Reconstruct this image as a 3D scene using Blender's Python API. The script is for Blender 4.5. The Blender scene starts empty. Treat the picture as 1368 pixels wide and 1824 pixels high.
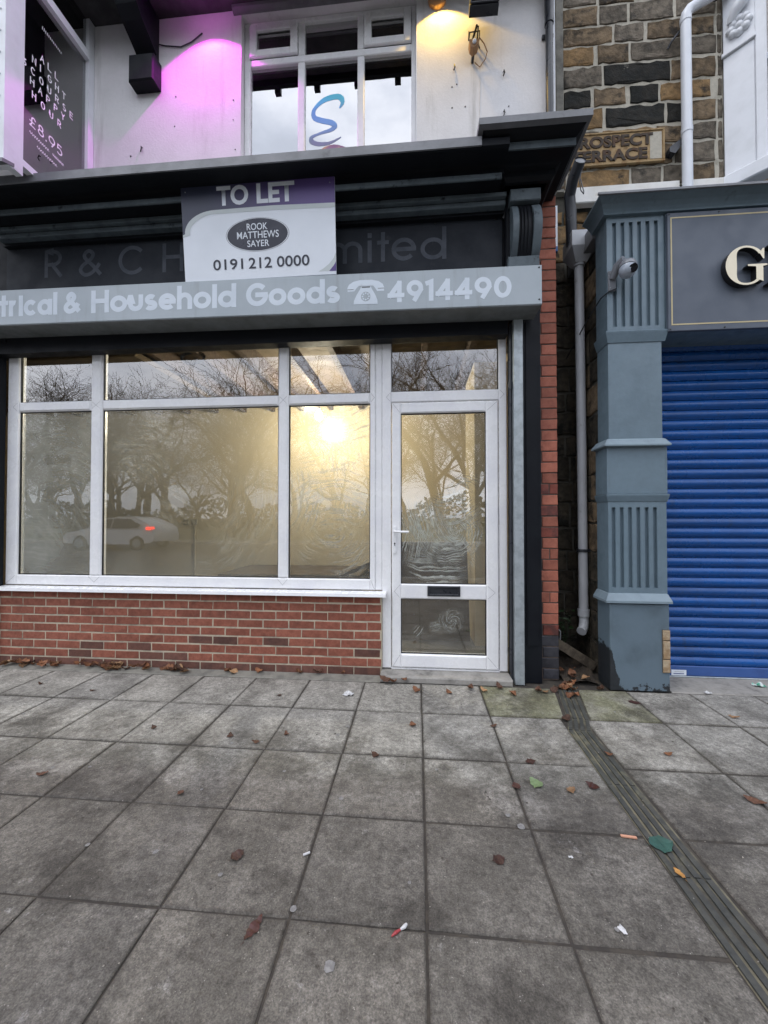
import bpy, bmesh, math, random
from mathutils import Matrix, Vector
R = math.radians
rnd = random.Random(11)
scene = bpy.context.scene
COL = scene.collection

# ---------------------------------------------------------------- camera
cd = bpy.data.cameras.new('camera')
cam = bpy.data.objects.new('camera', cd); COL.objects.link(cam)
cd.sensor_fit = 'VERTICAL'; cd.sensor_height = 24.0; cd.sensor_width = 18.0
cd.lens = 687.34 / 1824 * 24.0
cd.clip_start = 0.05; cd.clip_end = 2000
def cam_matrix(yaw, pitch, loc):
    r = Vector((math.cos(yaw), math.sin(yaw), 0)); f = Vector((-math.sin(yaw), math.cos(yaw), 0)); u = Vector((0, 0, 1))
    f, u = math.cos(pitch) * f + math.sin(pitch) * u, -math.sin(pitch) * f + math.cos(pitch) * u
    m = Matrix((r, u, -f)).transposed().to_4x4(); m.translation = loc
    return m
cam.matrix_world = cam_matrix(.0857, .0156, Vector((-.03, -3.0615, 1.3183)))
scene.camera = cam

# ---------------------------------------------------------------- world, sun, exposure
SUN_DIR = Vector((-.36, -.30, .88)).normalized()          # towards the sun
SUN_EL = math.asin(SUN_DIR.z); SUN_ROT = math.atan2(SUN_DIR.x, SUN_DIR.y)
w = bpy.data.worlds.new('World'); scene.world = w; w.use_nodes = True
wn = w.node_tree.nodes; wl = w.node_tree.links
bg = wn['Background']; bg.inputs['Strength'].default_value = 0.10
sky = wn.new('ShaderNodeTexSky'); sky.sky_type = 'NISHITA'; sky.sun_disc = False
sky.sun_elevation = SUN_EL; sky.sun_rotation = SUN_ROT; sky.dust_density = 2.0
hs = wn.new('ShaderNodeHueSaturation'); hs.inputs['Saturation'].default_value = .50
tc = wn.new('ShaderNodeTexCoord'); cl = wn.new('ShaderNodeTexNoise')
cl.inputs['Scale'].default_value = 2.6; cl.inputs['Detail'].default_value = 6; cl.inputs['Roughness'].default_value = .58
mp = wn.new('ShaderNodeMapping'); mp.inputs['Scale'].default_value = (1, 1, 2.6)
cr = wn.new('ShaderNodeValToRGB')
cr.color_ramp.elements[0].position = .38; cr.color_ramp.elements[0].color = (.84, .88, .95, 1)
cr.color_ramp.elements[1].position = .66; cr.color_ramp.elements[1].color = (1.08, 1.07, 1.06, 1)
mx = wn.new('ShaderNodeMix'); mx.data_type = 'RGBA'; mx.blend_type = 'MULTIPLY'; mx.inputs[0].default_value = 1
wl.new(sky.outputs[0], hs.inputs['Color']); wl.new(tc.outputs['Generated'], mp.inputs[0]); wl.new(mp.outputs[0], cl.inputs['Vector'])
wl.new(cl.outputs[0], cr.inputs[0]); wl.new(hs.outputs[0], mx.inputs[6]); wl.new(cr.outputs[0], mx.inputs[7])
# broken overcast: bright even cloud laid over most of the clear sky
ov = wn.new('ShaderNodeMix'); ov.data_type = 'RGBA'
cov = wn.new('ShaderNodeMapRange'); cov.inputs[1].default_value = .34; cov.inputs[2].default_value = .56; cov.inputs[3].default_value = .55; cov.inputs[4].default_value = .92
wl.new(cl.outputs[0], cov.inputs[0]); wl.new(cov.outputs[0], ov.inputs[0])
cm = wn.new('ShaderNodeMix'); cm.data_type = 'RGBA'; cm.blend_type = 'MULTIPLY'; cm.inputs[0].default_value = 1; cm.inputs[6].default_value = (17.0, 17.6, 19.2, 1)
wl.new(cr.outputs[0], cm.inputs[7]); wl.new(mx.outputs[2], ov.inputs[6]); wl.new(cm.outputs[2], ov.inputs[7])
wl.new(ov.outputs[2], bg.inputs['Color'])
sl = bpy.data.lights.new('sun', 'SUN'); sl.energy = 0.6; sl.angle = R(24); sl.color = (1, .96, .92)
so = bpy.data.objects.new('sun', sl); COL.objects.link(so); so.location = (-20, -20, 20)
so.rotation_euler = SUN_DIR.to_track_quat('Z', 'Y').to_euler()
scene.view_settings.view_transform = 'Standard'; scene.view_settings.look = 'None'
scene.view_settings.exposure = 0.32; scene.view_settings.gamma = 1; scene.view_settings.use_curve_mapping = False
scene.cycles.use_denoising = True
scene.cycles.max_bounces = 8; scene.cycles.transparent_max_bounces = 16
scene.cycles.sample_clamp_indirect = 6.0

# ---------------------------------------------------------------- materials
def nodes_of(name):
    m = bpy.data.materials.new(name); m.use_nodes = True
    n = m.node_tree.nodes; l = m.node_tree.links
    return m, n, l, n['Principled BSDF'], n['Material Output']
def noise(n, l, vec, scale, detail=4, rough=.55):
    t = n.new('ShaderNodeTexNoise'); t.inputs['Scale'].default_value = scale
    t.inputs['Detail'].default_value = detail; t.inputs['Roughness'].default_value = rough
    if vec is not None: l.new(vec, t.inputs['Vector'])
    return t.outputs[0]
def ramp(n, l, fac, p0, p1, c0=0., c1=1.):
    r = n.new('ShaderNodeMapRange'); r.interpolation_type = 'SMOOTHSTEP'
    r.inputs[1].default_value = p0; r.inputs[2].default_value = p1; r.inputs[3].default_value = c0; r.inputs[4].default_value = c1
    l.new(fac, r.inputs[0]); return r.outputs[0]
def mixc(n, l, fac, a, b, mode='MIX'):
    x = n.new('ShaderNodeMix'); x.data_type = 'RGBA'; x.blend_type = mode
    for i, v in ((0, fac), (6, a), (7, b)):
        if hasattr(v, 'is_linked') or hasattr(v, 'node'): l.new(v, x.inputs[i])
        elif isinstance(v, (int, float)): x.inputs[i].default_value = v if i == 0 else (v, v, v, 1)
        else: x.inputs[i].default_value = (*v, 1)
    return x.outputs[2]
def math_(n, l, op, a, b=None):
    x = n.new('ShaderNodeMath'); x.operation = op
    for i, v in ((0, a), (1, b)):
        if v is None: continue
        if hasattr(v, 'node'): l.new(v, x.inputs[i])
        else: x.inputs[i].default_value = v
    return x.outputs[0]
def coords(n, l, rndoff=False):
    if rndoff:
        t = n.new('ShaderNodeTexCoord'); o = n.new('ShaderNodeObjectInfo')
        s = n.new('ShaderNodeVectorMath'); s.operation = 'SCALE'
        c = n.new('ShaderNodeCombineXYZ')
        for i in range(3): l.new(o.outputs['Random'], c.inputs[i])
        l.new(c.outputs[0], s.inputs[0]); s.inputs[3].default_value = 37.
        a = n.new('ShaderNodeVectorMath'); a.operation = 'ADD'
        l.new(t.outputs['Object'], a.inputs[0]); l.new(s.outputs[0], a.inputs[1])
        return a.outputs[0], o.outputs['Random']
    g = n.new('ShaderNodeNewGeometry'); return g.outputs['Position'], None
def bump(n, l, h, dist=.002, strength=.6):
    b = n.new('ShaderNodeBump'); b.inputs['Distance'].default_value = dist; b.inputs['Strength'].default_value = strength
    l.new(h, b.inputs['Height']); return b.outputs[0]
def M(name, col, col2=None, sc=6., lo=.4, hi=.65, rough=.6, metal=0., tone=0., bmp=0., bsc=80., spec=.5, rndoff=False, fine=.12, streak=False, dirt=None, dsc=2.5, dlo=.5, dhi=.75):
    m, n, l, p, out = nodes_of(name)
    v, rn = coords(n, l, rndoff or tone > 0)
    c = col
    if col2: c = mixc(n, l, ramp(n, l, noise(n, l, v, sc, 6, .6), lo, hi), col, col2)
    if dirt:
        dv = v
        if streak:
            mp_ = n.new('ShaderNodeMapping'); mp_.inputs['Scale'].default_value = (1.6, 1.6, .16); l.new(v, mp_.inputs[0]); dv = mp_.outputs[0]
        c = mixc(n, l, ramp(n, l, noise(n, l, dv, dsc, 8, .65), dlo, dhi), c, dirt)
    if fine: c = mixc(n, l, 1., c, mixc(n, l, noise(n, l, v, bsc * .6, 3), (1 - fine,) * 3, (1 + fine,) * 3), 'MULTIPLY')
    if tone:
        c = mixc(n, l, 1., c, mixc(n, l, rn, (1 - tone,) * 3, (1 + tone,) * 3), 'MULTIPLY')
    if hasattr(c, 'node'): l.new(c, p.inputs['Base Color'])
    else: p.inputs['Base Color'].default_value = (*c, 1)
    rr = ramp(n, l, noise(n, l, v, sc * 2, 4), .3, .7, max(.02, rough - .1), min(1, rough + .1)); l.new(rr, p.inputs['Roughness'])
    p.inputs['Metallic'].default_value = metal; p.inputs['Specular IOR Level'].default_value = spec
    if bmp: l.new(bump(n, l, noise(n, l, v, bsc, 5, .65), bmp), p.inputs['Normal'])
    return m
def emit(name, col, s):
    m, n, l, p, out = nodes_of(name); p.inputs['Base Color'].default_value = (*col, 1)
    p.inputs['Emission Color'].default_value = (*col, 1); p.inputs['Emission Strength'].default_value = s
    return m

mt = {}
mt['brick'] = M('red_brick', (.275, .098, .064), (.205, .070, .046), 18, .35, .7, .8, tone=.15, bmp=.0025, bsc=90, spec=.3, fine=.22, dirt=(.12, .05, .038), dsc=5, dlo=.55, dhi=.8)
mt['brick_sooty'] = M('sooty_brick', (.150, .068, .050), (.100, .050, .040), 12, .35, .7, .8, tone=.25, bmp=.0025, bsc=90, spec=.3, fine=.22)
mt['pier_brick'] = M('orange_brick', (.36, .124, .080), (.28, .095, .064), 12, .4, .7, .75, tone=.22, bmp=.002, bsc=100, spec=.35, fine=.18, dirt=(.10, .04, .03), dsc=7, dlo=.6, dhi=.78)
mt['pier_brick_dark'] = M('stained_brick', (.20, .055, .038), (.09, .035, .03), 10, .4, .65, .75, tone=.22, bmp=.002, bsc=100, spec=.35, fine=.2)
mt['engineering_brick'] = M('blue_black_brick', (.040, .040, .048), (.022, .022, .028), 10, .4, .65, .6, tone=.25, bmp=.002, bsc=100, fine=.2)
mt['mortar'] = M('pale_mortar', (.50, .44, .33), (.40, .355, .28), 12, .4, .65, .9, bmp=.003, bsc=160, spec=.2, fine=.25, dirt=(.2, .17, .13), dsc=3)
mt['dark_mortar'] = M('dark_mortar', (.13, .10, .085), (.07, .06, .055), 12, .4, .65, .9, bmp=.003, bsc=160, spec=.2, fine=.25)
mt['stone_mortar'] = M('lime_mortar', (.46, .43, .36), (.28, .26, .21), 7, .5, .75, .95, bmp=.006, bsc=60, spec=.2, fine=.25)
mt['gap_mortar'] = M('shaded_mortar', (.10, .095, .08), (.05, .05, .04), 7, .45, .7, .95, bmp=.006, bsc=60, spec=.2, fine=.25)  # mortar darkened to carry the shade inside the gap
def stone(name, a, b, dk, lo=.5, hi=.62):
    return M(name, a, b, 11, .38, .66, .9, tone=.2, bmp=.018, bsc=34, spec=.2, fine=.5, dirt=dk, dsc=7.5, dlo=lo, dhi=hi)
mt['st_brown'] = stone('brown_sandstone', (.20, .145, .09), (.11, .083, .055), (.045, .038, .03), .50, .66)
mt['st_ochre'] = stone('ochre_sandstone', (.26, .165, .078), (.17, .115, .062), (.05, .04, .03), .56, .68)
mt['st_grey'] = stone('grey_sandstone', (.175, .148, .115), (.095, .082, .065), (.05, .045, .038), .52, .7)
mt['st_black'] = stone('blackened_sandstone', (.016, .017, .016), (.03, .028, .024), (.30, .27, .22), .66, .74)
mt['st_gap'] = stone('shaded_sandstone', (.075, .062, .045), (.04, .036, .028), (.02, .02, .017), .5, .66)  # shade of the narrow gap is put into this stone colour
mt['upvc'] = M('white_upvc', (.82, .82, .82), (.74, .74, .76), 5, .4, .7, .28, bsc=30, fine=.015, streak=True, dirt=(.60, .59, .58), dsc=7, dlo=.68, dhi=.85)
mt['white_paint'] = M('white_gloss_paint', (.74, .76, .80), (.68, .70, .73), 5, .4, .7, .45, bsc=40, fine=.03, bmp=.0006, dirt=(.42, .38, .32), dsc=6, dlo=.68, dhi=.85)
mt['string_paint'] = M('flaking_white_paint', (.76, .75, .72), (.68, .66, .60), 5, .4, .7, .6, bsc=60, fine=.05, bmp=.002, dirt=(.45, .30, .14), dsc=9, dlo=.64, dhi=.85)
mt['black'] = M('black_gloss_paint', (.007, .008, .011), (.009, .011, .014), 4, .4, .7, .5, spec=.16, bsc=60, fine=.1, bmp=.0012, dirt=(.025, .028, .032), dsc=9, dlo=.66, dhi=.8)
mt['moulding'] = M('skylit_black_paint', (.105, .130, .145), (.075, .093, .105), 7, .4, .7, .5, spec=.25, bsc=60, fine=.12, bmp=.0015, dirt=(.012, .013, .015), dsc=10, dlo=.58, dhi=.72)  # black paint lightened: sky light on the strips is in the colour
mt['lead'] = M('lead_capping', (.20, .205, .22), (.14, .145, .155), 3, .35, .7, .5, bsc=60, fine=.08, bmp=.002, dirt=(.09, .09, .1), dsc=8, dlo=.6, dhi=.8)
mt['fascia'] = M('faded_black_board', (.022, .026, .033), (.017, .020, .026), 3, .35, .7, .6, spec=.2, bsc=70, fine=.08, bmp=.0005, dirt=(.042, .047, .054), dsc=6, dlo=.58, dhi=.8)
mt['ghost'] = M('ghost_lettering', (.070, .078, .094), (.050, .057, .070), 10, .35, .7, .6, spec=.2, bsc=70, fine=.08, dirt=(.035, .04, .047), dsc=14, dlo=.58, dhi=.8)
mt['hood'] = M('grey_shutter_hood', (.36, .405, .435), (.33, .375, .405), 2, .35, .7, .42, bsc=40, fine=.03, streak=True, dirt=(.26, .285, .295), dsc=7, dlo=.52, dhi=.80)
mt['hood_under'] = M('dark_hood_grey', (.16, .175, .18), (.11, .12, .12), 4, .35, .7, .5, bsc=40, fine=.08)  # darker grey for the underside and phone details
mt['hood_letter'] = M('pale_vinyl', (.60, .66, .72), (.54, .60, .66), 4, .4, .7, .5, bsc=40, fine=.03, dirt=(.44, .49, .53), dsc=14, dlo=.6, dhi=.8)
mt['steel'] = M('galvanised_steel', (.40, .44, .46), (.30, .335, .35), 14, .4, .65, .42, metal=.35, bsc=60, fine=.08, streak=True, dirt=(.22, .24, .25), dsc=6, dlo=.58, dhi=.8)
mt['render_wall'] = M('white_render', (.74, .73, .735), (.68, .67, .67), 2.5, .4, .75, .85, bsc=50, fine=.05, bmp=.004, spec=.2, streak=True, dirt=(.50, .49, .475), dsc=5.0, dlo=.54, dhi=.80)
mt['white_soffit'] = M('grey_soffit_paint', (.16, .16, .17), (.11, .11, .12), 4, .4, .7, .8, bsc=50, fine=.08, bmp=.002)
mt['grey_paint'] = M('blue_grey_paint', (.135, .190, .228), (.118, .168, .204), 5, .4, .7, .42, bsc=45, fine=.10, bmp=.0016, streak=True, dirt=(.055, .078, .094), dsc=6, dlo=.56, dhi=.80)
mt['grey_light'] = M('pale_grey_ledge_paint', (.20, .26, .30), (.165, .215, .25), 6, .4, .7, .45, bsc=45, fine=.05, bmp=.0012, dirt=(.09, .11, .125), dsc=12, dlo=.62, dhi=.8)
mt['sign_grey'] = M('slate_sign_board', (.085, .102, .132), (.079, .095, .124), 3, .4, .7, .5, bsc=120, fine=.04)
mt['gold'] = M('gold_line', (.48, .40, .22), None, rough=.45, bsc=60, fine=.05)
mt['cream'] = M('cream_letter', (.80, .72, .54), None, rough=.4, bsc=60, fine=.02)
mt['letter_side'] = M('black_letter_edge', (.01, .01, .011), None, rough=.4, fine=0)
mt['blue'] = M('blue_shutter_paint', (.002, .070, .275), (.002, .056, .220), 3, .4, .7, .30, bsc=60, fine=.10, tone=.10, bmp=.001, streak=True, dirt=(.022, .045, .10), dsc=7, dlo=.56, dhi=.80)
mt['blue_rail'] = M('blue_bottom_rail', (.04, .10, .30), (.035, .085, .26), 8, .4, .7, .45, bsc=60, fine=.06, dirt=(.20, .22, .26), dsc=6, dlo=.6, dhi=.8)
mt['pvc_grey'] = M('grey_plastic', (.47, .485, .51), (.41, .425, .45), 6, .4, .7, .4, bsc=40, fine=.06, dirt=(.14, .14, .14), dsc=7, dlo=.6, dhi=.8)
mt['pvc_white'] = M('white_painted_pipe', (.72, .75, .80), (.66, .69, .74), 6, .4, .7, .4, bsc=40, fine=.03, dirt=(.42, .42, .42), dsc=12, dlo=.66, dhi=.85)
mt['pvc_black'] = M('black_plastic', (.022, .025, .032), (.035, .038, .045), 6, .4, .7, .35, bsc=40, fine=.08)
mt['rubber'] = M('black_gasket', (.008, .008, .009), None, rough=.6, fine=0)
mt['cam_dome'] = M('camera_dome', (.34, .38, .44), None, rough=.3, fine=.03)
mt['cam_grey'] = M('camera_housing', (.17, .18, .20), None, rough=.35, fine=.03)
mt['dark_glass'] = M('dark_lens', (.01, .01, .012), None, rough=.06, fine=0)
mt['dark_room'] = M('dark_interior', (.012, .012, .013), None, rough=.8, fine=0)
mt['navy'] = M('navy_print', (.018, .020, .036), None, rough=.35, fine=0)
mt['board_white'] = M('white_board_print', (.76, .80, .85), (.72, .76, .81), 2, .4, .7, .4, bsc=30, fine=.01)
mt['swoosh'] = M('grey_swoosh_print', (.50, .55, .55), (.56, .60, .60), 2, .3, .7, .4, fine=0)
mt['purple_print'] = M('purple_print', (.10, .06, .22), None, rough=.4, fine=0)
mt['silver'] = M('silver_rim_print', (.36, .37, .40), None, rough=.3, fine=0)
mt['rust'] = M('rusty_cast_iron', (.36, .25, .125), (.24, .14, .06), 14, .45, .7, .85, bsc=110, bmp=.002, fine=.2, dirt=(.10, .055, .03), dsc=7, dlo=.58, dhi=.75)
mt['rust_letter'] = M('dark_rusty_letter', (.040, .028, .019), (.08, .042, .022), 20, .45, .65, .8, bsc=110, bmp=.002, fine=.25)
mt['plaster'] = M('bare_plaster', (.50, .425, .295), (.46, .39, .265), 1.2, .35, .7, .9, bsc=40, fine=.03, bmp=.001)
mt['ply'] = M('pale_board', (.080, .056, .030), (.065, .045, .024), 3, .4, .7, .8, bsc=40, fine=.06)
mt['joist'] = M('brown_joist', (.05, .028, .014), (.035, .02, .01), 9, .4, .7, .8, bsc=40, fine=.12)
mt['dark_wood'] = M('dark_beam', (.030, .022, .015), (.02, .015, .011), 9, .4, .7, .8, bsc=40, fine=.12)
mt['concrete_floor'] = M('dusty_floor', (.16, .15, .135), (.11, .105, .095), 4, .4, .7, .9, bsc=60, fine=.12)
mt['socket'] = M('grey_socket', (.30, .26, .19), None, rough=.5, fine=.03)
mt['step'] = M('worn_concrete_step', (.30, .285, .26), (.20, .19, .175), 7, .4, .7, .9, bsc=80, fine=.2, bmp=.003, dirt=(.10, .095, .085), dsc=7, dlo=.55, dhi=.75)
mt['fillet'] = M('cement_fillet', (.22, .21, .18), (.13, .125, .11), 8, .4, .7, .95, bsc=70, fine=.2, bmp=.005)
mt['bulb'] = emit('lit_bulb', (1, .88, .68), 1350)
mt['bulb_purple'] = emit('purple_led', (1, .22, 1), 60)
mt['bulb_orange'] = emit('orange_led', (1, .62, .18), 20)
mt['terracotta'] = M('lamp_base', (.34, .19, .09), (.26, .14, .06), 8, .4, .7, .6, fine=.1)
mt['plank'] = M('weathered_timber', (.13, .105, .075), (.07, .055, .04), 14, .4, .65, .9, bsc=70, fine=.25, bmp=.003)
mt['weed'] = M('ivy_leaf', (.022, .048, .014), (.03, .065, .02), 30, .4, .65, .5, tone=.3, fine=.1)
mt['soil'] = M('wet_soil', (.035, .027, .02), (.06, .045, .03), 14, .4, .65, .95, bsc=60, fine=.4, bmp=.02)
mt['asphalt'] = M('asphalt', (.05, .05, .052), (.04, .04, .042), 4, .4, .65, .9, bsc=150, fine=.3, bmp=.004)
mt['kerb'] = M('kerb_stone', (.27, .26, .245), (.2, .195, .18), 4, .4, .65, .9, bsc=60, fine=.15, bmp=.003)
mt['grass'] = M('winter_grass', (.045, .06, .022), (.065, .07, .03), 2, .4, .65, .95, bsc=60, fine=.4)
mt['bark'] = M('bare_bark', (.045, .036, .028), (.03, .025, .02), 8, .4, .65, .95, fine=.2, bmp=.01, bsc=30)
mt['evergreen'] = M('evergreen', (.018, .03, .014), (.03, .045, .02), 6, .4, .65, .8, fine=.3)
mt['car_white'] = M('white_car_paint', (.78, .79, .80), None, rough=.2, fine=0)
mt['tyre'] = M('tyre', (.015, .015, .015), None, rough=.8, fine=0)
mt['tail'] = emit('lit_tail_light', (1, .05, .03), 8)
mt['leafs'] = [M('dry_leaf_%s' % k, a, b, 30, .35, .7, .75, tone=.35, fine=.25, bsc=90) for k, a, b in (
    ('orange', (.22, .092, .040), (.15, .062, .028)), ('brown', (.10, .045, .024), (.065, .030, .018)), ('tan', (.29, .17, .085), (.21, .115, .055)))]
mt['leaf_dark'] = M('wet_leaf', (.040, .017, .012), (.06, .024, .016), 30, .35, .7, .5, tone=.3, fine=.25, bsc=90)
mt['leaf_green'] = M('green_leaf', (.17, .23, .11), (.13, .18, .08), 30, .35, .7, .5, fine=.15)
mt['leaf_teal'] = M('blue_green_leaf', (.040, .10, .080), (.028, .075, .058), 30, .35, .7, .5, fine=.2)
mt['leaf_red'] = M('red_brown_leaf', (.060, .018, .012), (.04, .014, .010), 30, .35, .7, .5, fine=.2)
mt['leaf_gold'] = M('gold_leaf', (.40, .20, .05), (.30, .13, .035), 30, .35, .7, .6, fine=.2)
mt['paper'] = M('white_scrap', (.60, .60, .60), (.42, .42, .42), 30, .4, .7, .7, fine=.1)
mt['red_print'] = M('red_wrapper', (.32, .04, .045), None, rough=.3, fine=.05)
mt['pink'] = M('pink_stick', (.55, .28, .18), None, rough=.7, fine=.1)
mt['speck'] = M('pale_specks', (.34, .31, .26), (.22, .2, .17), 60, .4, .6, .8, fine=.2)
mt['gum'] = M('trodden_gum', (.23, .225, .215), (.16, .155, .15), 60, .4, .6, .8, fine=.2)
mt['stick_blue'] = M('blue_sticker_line', (.03, .06, .2), None, rough=.4, fine=0)

# paving slab: continuous grime in world space, tone per slab
def slab_mat(name, tint=None):
    m, n, l, p, out = nodes_of(name); v, _ = coords(n, l); o = n.new('ShaderNodeObjectInfo')
    c = mixc(n, l, ramp(n, l, noise(n, l, v, 4.2, 10, .72), .38, .64), (.216, .207, .185), (.352, .339, .308))
    c = mixc(n, l, ramp(n, l, noise(n, l, v, 19, 8, .75), .44, .66, 0, .6), c, (.15, .141, .130))
    c = mixc(n, l, ramp(n, l, noise(n, l, v, 1.9, 9, .74), .50, .64, 0, .8), c, (.105, .098, .088))
    # wet mottling, with lens vignetting towards the camera painted into the colour
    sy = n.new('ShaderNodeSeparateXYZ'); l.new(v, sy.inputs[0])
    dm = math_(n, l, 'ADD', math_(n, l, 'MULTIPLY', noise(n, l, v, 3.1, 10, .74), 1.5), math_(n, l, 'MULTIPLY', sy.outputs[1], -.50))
    damp_vignette = ramp(n, l, dm, 1.00, 1.42, 0, 1)
    c = mixc(n, l, damp_vignette, c, mixc(n, l, 1., c, (.48, .465, .445), 'MULTIPLY'))
    c = mixc(n, l, ramp(n, l, noise(n, l, v, 7.3, 9, .75), .60, .72, 0, .6), c, (.36, .35, .335))
    c = mixc(n, l, ramp(n, l, noise(n, l, v, 12.5, 8, .72), .63, .71, 0, .8), c, (.060, .050, .042))
    # dirt creeping in from the joints
    tg = n.new('ShaderNodeTexCoord'); sg = n.new('ShaderNodeSeparateXYZ'); l.new(tg.outputs['Generated'], sg.inputs[0])
    ex = math_(n, l, 'ABSOLUTE', math_(n, l, 'SUBTRACT', sg.outputs[0], .5)); ey = math_(n, l, 'ABSOLUTE', math_(n, l, 'SUBTRACT', sg.outputs[1], .5))
    e_ = math_(n, l, 'ADD', math_(n, l, 'MAXIMUM', ex, ey), math_(n, l, 'MULTIPLY', noise(n, l, v, 9, 7, .7), .11))
    c = mixc(n, l, ramp(n, l, e_, .515, .57, 0, .7), c, (.070, .062, .052))
    vo = n.new('ShaderNodeTexVoronoi'); vo.inputs['Scale'].default_value = 17; l.new(v, vo.inputs['Vector'])
    sp = ramp(n, l, vo.outputs['Distance'], .05, .13, 1, 0); gate = ramp(n, l, noise(n, l, v, 9, 3), .53, .57)
    c = mixc(n, l, math_(n, l, 'MULTIPLY', sp, gate), c, (.05, .042, .035))
    vo2 = n.new('ShaderNodeTexVoronoi'); vo2.inputs['Scale'].default_value = 110; l.new(v, vo2.inputs['Vector'])
    sp2 = ramp(n, l, vo2.outputs['Distance'], .08, .22, .7, 0); gate2 = ramp(n, l, noise(n, l, v, 31, 4), .57, .62)
    c = mixc(n, l, math_(n, l, 'MULTIPLY', sp2, gate2), c, (.40, .38, .345))
    c = mixc(n, l, 1., c, mixc(n, l, ramp(n, l, noise(n, l, v, 42, 8, .78), .28, .72), (.62, .61, .60), (1.38, 1.38, 1.38)), 'MULTIPLY')
    c = mixc(n, l, 1., c, mixc(n, l, ramp(n, l, noise(n, l, v, 160, 5, .75), .3, .7), (.60,) * 3, (1.40,) * 3), 'MULTIPLY')
    c = mixc(n, l, 1., c, mixc(n, l, o.outputs['Random'], (.92, .92, .925), (1.08, 1.07, 1.05)), 'MULTIPLY')
    if tint: c = mixc(n, l, ramp(n, l, noise(n, l, v, 3.2, 6, .7), .3, .6, .35, 1), c, mixc(n, l, 1., c, tint, 'MULTIPLY'))
    l.new(c, p.inputs['Base Color'])
    l.new(ramp(n, l, damp_vignette, 0, 1, .9, .68), p.inputs['Roughness']); p.inputs['Specular IOR Level'].default_value = .3
    h = math_(n, l, 'ADD', noise(n, l, v, 150, 5, .75), math_(n, l, 'MULTIPLY', noise(n, l, v, 22, 6), 2.5))
    l.new(bump(n, l, h, .0028, .9), p.inputs['Normal'])
    return m
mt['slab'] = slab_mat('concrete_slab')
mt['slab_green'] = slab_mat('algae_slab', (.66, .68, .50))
mt['joint'] = M('joint_dirt', (.036, .031, .026), (.060, .051, .040), 14, .4, .65, .95, bsc=90, fine=.4, bmp=.004)
mt['iron'] = M('mossy_drain_iron', (.040, .042, .038), (.060, .060, .052), 9, .35, .65, .75, bsc=60, fine=.35, bmp=.005, dirt=(.13, .12, .08), dsc=6, dlo=.54, dhi=.70)
mt['drain_silt'] = M('drain_silt', (.17, .155, .105), (.06, .056, .045), 5, .4, .6, .9, bsc=60, fine=.3, bmp=.006)

# panes: a thin sheet that reflects like double glazing and lets the rest through
def pane_mat(name, tint=(.93, .95, .94), k=1.7, base=.03, film=None, film_max=.5, rough=.0, centres=None):
    m, n, l, p, out = nodes_of(name); n.remove(p)
    tr = n.new('ShaderNodeBsdfTransparent'); tr.inputs[0].default_value = (*tint, 1)
    gl = n.new('ShaderNodeBsdfGlossy'); gl.inputs['Roughness'].default_value = rough; gl.inputs[0].default_value = (1, 1, 1, 1)
    fr = n.new('ShaderNodeFresnel'); fr.inputs[0].default_value = 1.5
    f = math_(n, l, 'ADD', math_(n, l, 'MULTIPLY', fr.outputs[0], k), base)
    bf_ = n.new('ShaderNodeNewGeometry')      # a ray leaving the sheet is not turned back inside it
    f = math_(n, l, 'MULTIPLY', f, math_(n, l, 'SUBTRACT', 1., bf_.outputs['Backfacing']))
    mx = n.new('ShaderNodeMixShader'); l.new(f, mx.inputs[0]); l.new(tr.outputs[0], mx.inputs[1]); l.new(gl.outputs[0], mx.inputs[2])
    v, _ = coords(n, l)
    l.new(bump(n, l, noise(n, l, v, 3.5, 2), .0012, .35), gl.inputs['Normal'])
    l.new(mx.outputs[0], out.inputs[0])
    return m
mt['pane'] = pane_mat('shop_glass', k=1.7, base=.03)
mt['pane_top'] = pane_mat('clean_shop_glass', k=2.6, base=.09)
mt['pane_up'] = pane_mat('upper_glass', tint=(.6, .62, .63), k=2.6, base=.30)
mt['pane_bay'] = pane_mat('bay_glass', tint=(.55, .55, .56), k=2.4, base=.06)
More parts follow.
